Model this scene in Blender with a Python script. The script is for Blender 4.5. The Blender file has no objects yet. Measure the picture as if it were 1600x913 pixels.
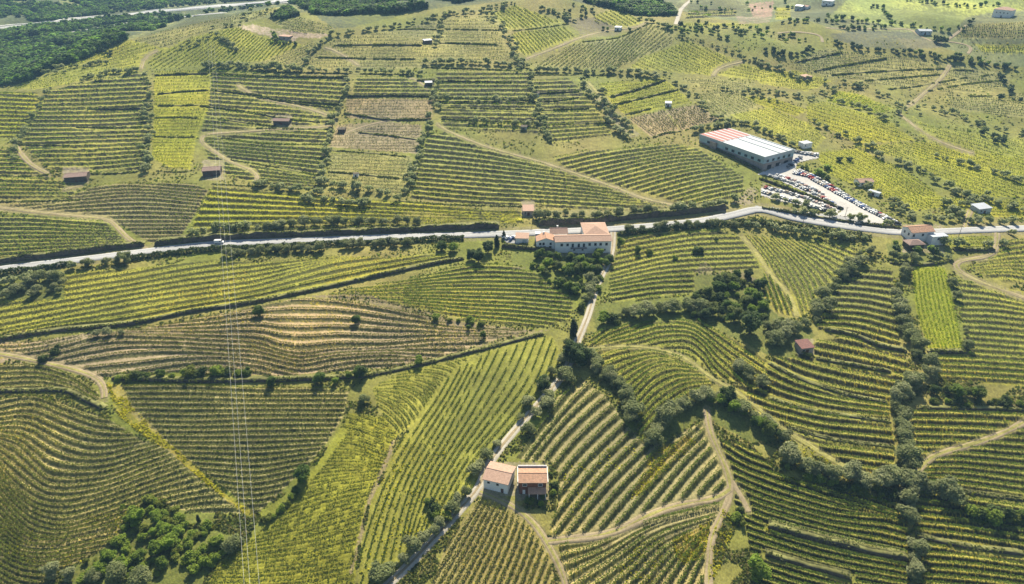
import bpy, math, random
import numpy as np
R = math.radians
rs = np.random.RandomState(11)
random.seed(5)
SC = bpy.context.scene
COL = SC.collection

# ------------------------------------------------------------------ camera, sky, sun, exposure
CAMZ, PITCH, FPX = 190.0, R(30), 1080.0
cam = bpy.data.cameras.new('camera'); camo = bpy.data.objects.new('camera', cam); COL.objects.link(camo)
camo.location = (0, 0, CAMZ); camo.rotation_euler = (R(90) - PITCH, 0, 0)
cam.sensor_width = 36; cam.lens = 36 * FPX / 1600; cam.clip_start = 1; cam.clip_end = 30000
SC.camera = camo
HAZE = .00013
SUN_EL, SUN_AZ = R(42), R(7)                       # azimuth measured from +Y towards +X
W = bpy.data.worlds.new('World'); SC.world = W; W.use_nodes = True
nt = W.node_tree; bgn = nt.nodes['Background']
sky = nt.nodes.new('ShaderNodeTexSky'); sky.sky_type = 'NISHITA'; sky.sun_disc = False
sky.sun_elevation = SUN_EL; sky.sun_rotation = SUN_AZ
nt.links.new(sky.outputs[0], bgn.inputs[0]); bgn.inputs[1].default_value = 0.055
sl = bpy.data.lights.new('sun', 'SUN'); sl.energy = 5.0; sl.angle = R(0.5); sl.color = (1, .905, .70)
so = bpy.data.objects.new('sun', sl); COL.objects.link(so)
so.rotation_euler = (-(R(90) - SUN_EL), 0, -SUN_AZ)
so.location = (0, 600, 700)
SC.view_settings.view_transform = 'Standard'; SC.view_settings.look = 'None'
SC.view_settings.exposure = 1.12; SC.view_settings.gamma = 1
SC.cycles.max_bounces = 5; SC.cycles.volume_bounces = 0; SC.cycles.diffuse_bounces = 2
SC.cycles.transparent_max_bounces = 4

# ------------------------------------------------------------------ materials
def newmat(name):
    m = bpy.data.materials.new(name); m.use_nodes = True
    t = m.node_tree; b = t.nodes['Principled BSDF']; b.inputs['Roughness'].default_value = .85
    try: b.inputs['Specular IOR Level'].default_value = .2
    except Exception: pass
    return m, t, b
def N(t, ty, **k):
    n = t.nodes.new(ty)
    for a, v in k.items(): setattr(n, a, v)
    return n
def noise_mul(t, col_out, scales, lo, hi, coord='Object'):
    """multiply a colour by procedural noise of several sizes (natural variation of the surface itself)"""
    tc = N(t, 'ShaderNodeTexCoord')
    for sc in scales:
        nz = N(t, 'ShaderNodeTexNoise'); nz.inputs['Scale'].default_value = sc; nz.inputs['Detail'].default_value = 4
        t.links.new(tc.outputs[coord], nz.inputs['Vector'])
        mr = N(t, 'ShaderNodeMapRange'); mr.inputs[1].default_value = .3; mr.inputs[2].default_value = .7
        mr.inputs[3].default_value = lo; mr.inputs[4].default_value = hi
        t.links.new(nz.outputs['Fac'], mr.inputs[0])
        mx = N(t, 'ShaderNodeVectorMath', operation='SCALE')
        t.links.new(col_out, mx.inputs[0]); t.links.new(mr.outputs[0], mx.inputs['Scale'])
        col_out = mx.outputs[0]
    return col_out
def simple(name, c, scales=(.4, 3), lo=.8, hi=1.2, rough=.85, metal=0, bump=0):
    m, t, b = newmat(name)
    rgb = N(t, 'ShaderNodeRGB'); rgb.outputs[0].default_value = (*c, 1)
    t.links.new(noise_mul(t, rgb.outputs[0], scales, lo, hi), b.inputs['Base Color'])
    b.inputs['Roughness'].default_value = rough; b.inputs['Metallic'].default_value = metal
    return m
def attr_mat(name, scales, lo, hi, trans=0.0, rough=.9, tint=None):
    m, t, b = newmat(name)
    at = N(t, 'ShaderNodeAttribute', attribute_name='Col')
    c = noise_mul(t, at.outputs['Color'], scales, lo, hi)
    t.links.new(c, b.inputs['Base Color']); b.inputs['Roughness'].default_value = rough
    if trans:
        tr = N(t, 'ShaderNodeBsdfTranslucent'); mx = N(t, 'ShaderNodeMixShader'); mx.inputs[0].default_value = trans
        g = N(t, 'ShaderNodeVectorMath', operation='MULTIPLY'); g.inputs[1].default_value = (1.25, 1.35, .7)
        t.links.new(c, g.inputs[0]); t.links.new(g.outputs[0], tr.inputs[0])
        out = t.nodes['Material Output']
        t.links.new(b.outputs[0], mx.inputs[1]); t.links.new(tr.outputs[0], mx.inputs[2]); t.links.new(mx.outputs[0], out.inputs[0])
    return m
M = {}
M['ground'] = attr_mat('ground_mat', (.035, .22, 1.1), .80, 1.20)
M['leaf'] = attr_mat('leaf_mat', (.6,), .85, 1.15, trans=.45, rough=.7)
M['vine'] = attr_mat('vine_leaf_mat', (.25,), .8, 1.2, trans=.5, rough=.7)
M['bark'] = simple('bark_mat', (.09, .07, .05))
M['asphalt'] = simple('asphalt_mat', (.36, .36, .365), (.05, .8), .9, 1.1)
M['dirt'] = simple('dirt_mat', (.30, .24, .145), (.08, .7, 2.5), .82, 1.18)
M['grasstrack'] = simple('grass_track_mat', (.27, .25, .075), (.08, .7, 2.5), .75, 1.25)
M['concrete'] = simple('concrete_mat', (.42, .385, .32), (.1, 1.5), .85, 1.15)
M['gravel'] = simple('gravel_mat', (.47, .455, .43), (.06, .9), .88, 1.12)
M['white'] = simple('white_plaster_mat', (.80, .79, .76), (.25, 2), .93, 1.05)
M['stone'] = simple('stone_mat', (.10, .082, .060), (.5, 2.2), .6, 1.35)
M['paint'] = simple('road_paint_mat', (.75, .75, .72), (.5,), .8, 1.1)
M['glass'] = simple('window_glass_mat', (.03, .04, .05), rough=.15)
M['frame'] = simple('window_frame_mat', (.25, .22, .20))
M['door'] = simple('brown_door_mat', (.10, .05, .03))
M['cable'] = simple('cable_mat', (.62, .62, .60), rough=.95)
M['wood'] = simple('pole_wood_mat', (.12, .10, .08))
M['brick'] = simple('brick_mat', (.20, .085, .055), (.6, 3), .75, 1.2)
M['rubber'] = simple('tyre_mat', (.02, .02, .02))
M['metalroof'] = simple('pale_metal_roof_mat', (.45, .48, .53), (.1, .9), .93, 1.05, rough=.5)
M['greywall'] = simple('grey_cladding_mat', (.40, .45, .47), (.2, 1.2), .9, 1.1)
M['teal'] = simple('teal_cladding_mat', (.34, .46, .50), (.2, 1.2), .85, 1.12)
M['brownwall'] = simple('brown_render_mat', (.30, .26, .23), (.3, 1.5), .8, 1.2)
M['grass_bank'] = attr_mat('grass_bank_mat', (.15, .9), .75, 1.25)
def tile_mat(name, c1, c2, along='X'):
    m, t, b = newmat(name)
    tc = N(t, 'ShaderNodeTexCoord'); wv = N(t, 'ShaderNodeTexWave', bands_direction=along); wv.inputs['Scale'].default_value = 1.1
    wv.inputs['Distortion'].default_value = .3
    nz = N(t, 'ShaderNodeTexNoise'); nz.inputs['Scale'].default_value = 1.3; nz.inputs['Detail'].default_value = 5
    t.links.new(tc.outputs['Object'], wv.inputs[0]); t.links.new(tc.outputs['Object'], nz.inputs['Vector'])
    mr = N(t, 'ShaderNodeMapRange'); mr.inputs[1].default_value = .35; mr.inputs[2].default_value = .65; t.links.new(nz.outputs['Fac'], mr.inputs[0])
    mx = N(t, 'ShaderNodeMix', data_type='RGBA'); mx.inputs[6].default_value = (*c1, 1); mx.inputs[7].default_value = (*c2, 1)
    t.links.new(mr.outputs[0], mx.inputs[0]); t.links.new(mx.outputs[2], b.inputs['Base Color'])
    bp = N(t, 'ShaderNodeBump'); bp.inputs['Strength'].default_value = .6; bp.inputs['Distance'].default_value = .1
    t.links.new(wv.outputs['Fac'], bp.inputs['Height']); t.links.new(bp.outputs[0], b.inputs['Normal'])
    return m
M['tile'] = tile_mat('terracotta_tile_mat', (.54, .36, .27), (.43, .28, .21))
M['tile_bright'] = tile_mat('orange_tile_mat', (.56, .33, .215), (.38, .23, .16))
M['tile_old'] = tile_mat('old_tile_mat', (.36, .25, .21), (.27, .19, .16))
M['tile_red'] = tile_mat('dark_red_tile_mat', (.27, .135, .115), (.19, .10, .09))

# ------------------------------------------------------------------ mesh helpers
def mk(name, V, F, mats, cols=None, mi=None, smooth=False, parent=None, link=True):
    V = np.asarray(V, np.float32).reshape(-1, 3)
    me = bpy.data.meshes.new(name)
    if isinstance(F, np.ndarray):
        n, k = F.shape
        me.vertices.add(len(V)); me.vertices.foreach_set('co', V.ravel())
        me.loops.add(n * k); me.loops.foreach_set('vertex_index', F.astype(np.int32).ravel())
        me.polygons.add(n); me.polygons.foreach_set('loop_start', np.arange(0, n * k, k, dtype=np.int32))
        if mi is not None: me.polygons.foreach_set('material_index', np.asarray(mi, np.int32))
        me.update(calc_edges=True)
    else:
        me.from_pydata(V.tolist(), [], [tuple(f) for f in F])
        if mi is not None: me.polygons.foreach_set('material_index', np.asarray(mi, np.int32))
        me.update()
    if smooth: me.polygons.foreach_set('use_smooth', np.ones(len(me.polygons), bool))
    for m in (mats if isinstance(mats, (list, tuple)) else [mats]): me.materials.append(m)
    if cols is not None:
        a = me.color_attributes.new('Col', 'FLOAT_COLOR', 'POINT')
        c = np.ones((len(V), 4), np.float32); c[:, :3] = cols
        a.data.foreach_set('color', c.ravel())
    o = bpy.data.objects.new(name, me)
    if link: COL.objects.link(o)
    if parent is not None: o.parent = parent
    return o
def tag(o, label=None, cat=None, group=None, kind=None):
    if label: o['label'] = label
    if cat: o['category'] = cat
    if group: o['group'] = group
    if kind: o['kind'] = kind
    return o
def empty(name, loc, rz=0):
    o = bpy.data.objects.new(name, None); COL.objects.link(o); o.location = loc; o.rotation_euler = (0, 0, rz); o.empty_display_size = .5
    return o
class MB:
    def __init__(s): s.V = []; s.F = []; s.M = []
    def add(s, V, F, m=0):
        b = len(s.V); s.V += [tuple(v) for v in V]; s.F += [tuple(i + b for i in f) for f in F]; s.M += [m] * len(F)
    def box(s, x0, x1, y0, y1, z0, z1, m=0):
        V = [(x0,y0,z0),(x1,y0,z0),(x1,y1,z0),(x0,y1,z0),(x0,y0,z1),(x1,y0,z1),(x1,y1,z1),(x0,y1,z1)]
        s.add(V, [(0,3,2,1),(4,5,6,7),(0,1,5,4),(1,2,6,5),(2,3,7,6),(3,0,4,7)], m)
    def tube(s, P, r, n=6, m=0):
        P = np.asarray(P, float); V = []
        if np.isscalar(r): r = [r] * len(P)
        for i, p in enumerate(P):
            d = P[min(i+1, len(P)-1)] - P[max(i-1, 0)]; d /= np.linalg.norm(d) + 1e-9
            a = np.cross(d, (0, 0, 1.)); 
            if np.linalg.norm(a) < .1: a = np.array((1., 0, 0))
            a /= np.linalg.norm(a); b = np.cross(d, a)
            for k in range(n):
                t = 2 * math.pi * k / n; V.append(p + r[i] * (math.cos(t) * a + math.sin(t) * b))
        F = [(i*n+k, i*n+(k+1) % n, (i+1)*n+(k+1) % n, (i+1)*n+k) for i in range(len(P)-1) for k in range(n)]
        F += [tuple(range(n))[::-1], tuple((len(P)-1)*n + k for k in range(n))]
        s.add(V, F, m)
    def build(s, name, mats, parent=None, cols=None): return mk(name, s.V, s.F, mats, mi=s.M, parent=parent, cols=cols)
_ones = 'zeroth first second third fourth fifth sixth seventh eighth ninth tenth eleventh twelfth thirteenth fourteenth fifteenth sixteenth seventeenth eighteenth nineteenth'.split()
_tens = {2: 'twent', 3: 'thirt', 4: 'fort', 5: 'fift', 6: 'sixt', 7: 'sevent', 8: 'eight', 9: 'ninet'}
def ordw(n):
    if n < 20: return _ones[n]
    if n >= 100: return 'hundred and ' + ordw(n - 100) if n > 100 else 'hundredth'
    t, u = divmod(n, 10)
    return _tens[t] + 'ieth' if u == 0 else _tens[t] + 'y-' + _ones[u]

# ------------------------------------------------------------------ terrain: a smooth surface through heights read from the valley
cp, sp_ = math.cos(PITCH), math.sin(PITCH)
def rays(u, v):
    x = (np.asarray(u, float) - 800) / FPX; y = (456.5 - np.asarray(v, float)) / FPX
    d = np.stack([x, cp + y * sp_, -sp_ + y * cp], -1)
    return d / np.linalg.norm(d, axis=-1, keepdims=True)
def project(P):
    d = P - np.array([0, 0, CAMZ]); zc = d[..., 1] * cp - d[..., 2] * sp_
    zc = np.where(np.abs(zc) < 1e-3, 1e-3, zc)
    return 800 + FPX * d[..., 0] / zc, 456.5 - FPX * (d[..., 1] * sp_ + d[..., 2] * cp) / zc, np.linalg.norm(d, axis=-1) * np.sign(zc)
ctl = []
def ctl_z(u, v, z):
    d = rays(u, v); t = (z - CAMZ) / d[2]; ctl.append((d[0]*t, d[1]*t, z))
def ctl_d(u, v, dist):
    d = rays(u, v); ctl.append((d[0]*dist, d[1]*dist, CAMZ + d[2]*dist))
for v, zz in ((1050, (-17, -17, -16, -17, -19)), (913, (-13, -13, -12, -13, -15)), (745, (-7, -7, -6, -6, -9)), (560, (1, 1, 1, 1, -2)),
              (450, (4, 4, 4, 4, 2)), (375, (7, 8, 8, 8, 6)), (300, (12, 13, 13, 13, 10)), (230, (17, 19, 20, 19, 16)), (160, (20, 30, 32, 30, 24))):
    for u, z in zip((-60, 400, 800, 1200, 1660), zz): ctl_z(u, v, z)
for u, v, z in ((300, 100, 40), (600, 100, 45), (850, 100, 45), (1100, 100, 42), (1350, 110, 37), (1600, 115, 33), (1760, 115, 32), (1780, 230, 12),
                (0, 138, 22), (100, 103, 35), (200, 62, 51), (330, 28, 63), (440, 10, 72), (430, 60, 56), (540, 45, 62), (640, 22, 69), (780, 4, 77), (900, -4, 79),
                (780, 50, 60), (980, 40, 62), (1050, 42, 64), (1200, 66, 55), (-120, 175, 8)): ctl_z(u, v, z)
for u, v, d in ((1400, 66, 880), (1590, 70, 930), (1760, 70, 955), (1560, 20, 1060), (1300, 20, 1000), (1100, 20, 1010), (1060, 2, 1060), (960, 12, 1120), (500, 22, 1220), (620, 3, 1250),
                (0, 110, 1000), (150, 62, 1080), (0, 80, 1150), (0, 50, 1300), (200, 28, 1350), (430, 3, 1400), (0, 0, 1650), (250, -5, 1700), (700, -15, 1420), (1600, -10, 1200),
                (-200, 120, 1000), (900, -30, 1500), (1200, -20, 1250)): ctl_d(u, v, d)
for a in (-60, -40, -20, 0, 20, 40, 60):
    ctl.append((2600*math.sin(R(a)), 2600*math.cos(R(a)), 120)); ctl.append((4600*math.sin(R(a)), 4600*math.cos(R(a)), 240))
for x, y, z in ((0, 0, -26), (-350, 0, -24), (350, 0, -28), (0, -250, -28), (-700, 100, -20), (700, 100, -25), (-900, 500, -20), (900, 500, 22), (1100, 900, 60), (-1100, 900, -25)): ctl.append((x, y, z))
ctl = np.array(ctl)
S = 500.
def tpsk(r2): return .5 * r2 * np.log(r2 + 1e-12)
def tps_fit(P):
    n = len(P); X = P[:, :2] / S; K = tpsk(((X[:, None] - X[None]) ** 2).sum(-1)) + np.eye(n) * 2e-4
    A = np.zeros((n+3, n+3)); A[:n, :n] = K; A[:n, n] = 1; A[:n, n+1:] = X; A[n, :n] = 1; A[n+1:, :n] = X.T
    return X, np.linalg.solve(A, np.r_[P[:, 2], 0, 0, 0])
TX, TW = tps_fit(ctl)
def tps(x, y):
    x = x / S; y = y / S; o = TW[-3] + TW[-2] * x + TW[-1] * y
    for (a, b), w in zip(TX, TW[:-3]): o = o + w * tpsk((x-a)**2 + (y-b)**2)
    return o
CELL = 8.; GX0, GY0 = -5200., -320.; NX, NY = 1301, 671
gx = GX0 + CELL*np.arange(NX); gy = GY0 + CELL*np.arange(NY)
HX, HY = np.meshgrid(gx, gy)
HM = tps(HX, HY)
for k in range(10):
    wl = rs.uniform(70, 170); a = rs.uniform(0, 6.28); ph = rs.uniform(0, 6.28)
    HM += .6 * np.sin((HX*math.cos(a) + HY*math.sin(a)) * 2*math.pi/wl + ph) * np.clip(np.hypot(HX, HY)/500, .4, 1.6)
def T0(x, y):
    fx = np.clip((np.asarray(x) - GX0)/CELL, 0, NX-1.001); fy = np.clip((np.asarray(y) - GY0)/CELL, 0, NY-1.001)
    i = fx.astype(int); j = fy.astype(int); a = fx-i; b = fy-j
    return (HM[j, i]*(1-a) + HM[j, i+1]*a)*(1-b) + (HM[j+1, i]*(1-a) + HM[j+1, i+1]*a)*b
TS = 110 * 1.013 ** np.arange(285)
def hit(u, v):
    """point of the base terrain seen at photo pixel u, v (1600 x 913)"""
    d = rays(np.atleast_1d(u), np.atleast_1d(v)); n = len(d); out = np.zeros((n, 3))
    for a in range(0, n, 4000):
        dd = d[a:a+4000]; P = dd[:, None] * TS[None, :, None]
        below = (P[..., 2] + CAMZ) < T0(P[..., 0], P[..., 1])
        k = np.where(below.any(1), below.argmax(1), len(TS)-1); k = np.maximum(k, 1)
        lo = TS[k-1].copy(); hi = TS[k].copy()
        for _ in range(12):
            m = (lo+hi)/2; q = dd*m[:, None]; b = q[:, 2]+CAMZ < T0(q[:, 0], q[:, 1])
            hi = np.where(b, m, hi); lo = np.where(b, lo, m)
        out[a:a+4000] = dd*hi[:, None] + np.array([0, 0, CAMZ])
    return out
# ---- raster of the land use seen from above the valley (photo pixels, padded by PAD)
PAD = 140; RW, RH = 1600+2*PAD, 913+2*PAD
plotid = np.full((RH, RW), -1, np.int16); sfield = np.full((RH, RW), np.nan, np.float32)
mask = np.zeros((RH, RW), np.uint8)                # 1 where no vines grow (roads, buildings, woods)
paint = np.full((RH, RW, 3), np.nan, np.float32)   # soil or plant cover of its own colour
def ext(P):
    Q = []
    for u, v in P:
        if u <= 0: u -= 130
        if u >= 1600: u += 130
        if v >= 912: v += 120
        Q.append((u, v))
    return np.array(Q, float)
def poly_mask(P):
    P = P + PAD; x0, y0 = np.floor(P.min(0)).astype(int); x1, y1 = np.ceil(P.max(0)).astype(int)
    x0 = max(x0, 0); y0 = max(y0, 0); x1 = min(x1, RW-1); y1 = min(y1, RH-1)
    X, Y = np.meshgrid(np.arange(x0, x1+1)+.5, np.arange(y0, y1+1)+.5)
    ins = np.zeros(X.shape, bool); n = len(P)
    for i in range(n):
        xa, ya = P[i]; xb, yb = P[(i+1) % n]
        if ya == yb: continue
        c = ((ya > Y) != (yb > Y)) & (X < (xb-xa)*(Y-ya)/(yb-ya)+xa); ins ^= c
    return (slice(y0, y1+1), slice(x0, x1+1)), ins
def line_mask(P, w):
    """pixels within w of a polyline"""
    P = np.asarray(P, float) + PAD; x0, y0 = np.floor(P.min(0)-w-1).astype(int); x1, y1 = np.ceil(P.max(0)+w+1).astype(int)
    x0 = max(x0, 0); y0 = max(y0, 0); x1 = min(x1, RW-1); y1 = min(y1, RH-1)
    X, Y = np.meshgrid(np.arange(x0, x1+1)+.5, np.arange(y0, y1+1)+.5); D = np.full(X.shape, 1e9)
    for a, b in zip(P[:-1], P[1:]):
        e = b-a; t = np.clip(((X-a[0])*e[0]+(Y-a[1])*e[1])/(e@e+1e-9), 0, 1)
        D = np.minimum(D, np.hypot(X-a[0]-t*e[0], Y-a[1]-t*e[1]))
    return (slice(y0, y1+1), slice(x0, x1+1)), D <= w
def smooth(P, step=3.0):
    """Catmull-Rom through pixel points"""
    P = np.asarray(P, float)
    if len(P) < 3:
        n = max(2, int(np.hypot(*(P[-1]-P[0]))/step)); return P[0] + (P[-1]-P[0])*np.linspace(0, 1, n+1)[:, None]
    Q = np.vstack([2*P[0]-P[1], P, 2*P[-1]-P[-2]]); out = []
    for i in range(1, len(Q)-2):
        p0, p1, p2, p3 = Q[i-1:i+3]; n = max(1, int(np.hypot(*(p2-p1))/step))
        for t in np.arange(n)/n:
            out.append(.5*(2*p1+(p2-p0)*t+(2*p0-5*p1+4*p2-p3)*t*t+(3*p1-p0-3*p2+p3)*t**3))
    return np.array(out+[P[-1]])
def px(s): return [tuple(float(a) for a in q.split(',')) for q in s.split()]
# style: step height, vine height, vine width (share of row spacing), bench colour, bank colour (earth and weeds, darkened with painted shade on stepped plots), vine colour, share of gaps
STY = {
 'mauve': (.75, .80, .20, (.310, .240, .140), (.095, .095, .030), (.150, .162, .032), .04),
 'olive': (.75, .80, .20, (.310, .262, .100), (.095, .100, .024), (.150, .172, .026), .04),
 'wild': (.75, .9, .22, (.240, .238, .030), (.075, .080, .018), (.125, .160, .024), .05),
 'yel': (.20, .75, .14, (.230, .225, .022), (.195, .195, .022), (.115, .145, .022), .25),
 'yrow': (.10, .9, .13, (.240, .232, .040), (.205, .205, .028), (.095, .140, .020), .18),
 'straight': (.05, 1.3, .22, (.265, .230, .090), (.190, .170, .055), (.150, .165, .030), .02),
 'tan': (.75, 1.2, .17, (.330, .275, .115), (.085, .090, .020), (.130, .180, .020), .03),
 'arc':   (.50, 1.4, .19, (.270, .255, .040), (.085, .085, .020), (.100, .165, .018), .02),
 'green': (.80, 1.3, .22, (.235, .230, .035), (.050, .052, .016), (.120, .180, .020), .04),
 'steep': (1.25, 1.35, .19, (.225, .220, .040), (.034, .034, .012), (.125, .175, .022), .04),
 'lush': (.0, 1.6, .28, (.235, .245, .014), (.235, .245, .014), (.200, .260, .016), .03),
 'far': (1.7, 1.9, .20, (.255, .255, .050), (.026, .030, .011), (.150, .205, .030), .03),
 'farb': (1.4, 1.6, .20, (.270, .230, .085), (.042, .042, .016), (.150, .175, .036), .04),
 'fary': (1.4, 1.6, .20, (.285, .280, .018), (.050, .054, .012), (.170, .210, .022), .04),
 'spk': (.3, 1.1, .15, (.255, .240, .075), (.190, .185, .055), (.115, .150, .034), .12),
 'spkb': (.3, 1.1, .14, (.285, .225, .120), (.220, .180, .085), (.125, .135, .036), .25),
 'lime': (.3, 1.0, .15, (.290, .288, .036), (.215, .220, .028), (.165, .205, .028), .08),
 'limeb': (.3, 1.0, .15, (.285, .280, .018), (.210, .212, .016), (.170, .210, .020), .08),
 'meadow':(.0, 0, 0, (.250, .285, .060), (.250, .285, .060), (.1, .1, .03), 1),
}
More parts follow.
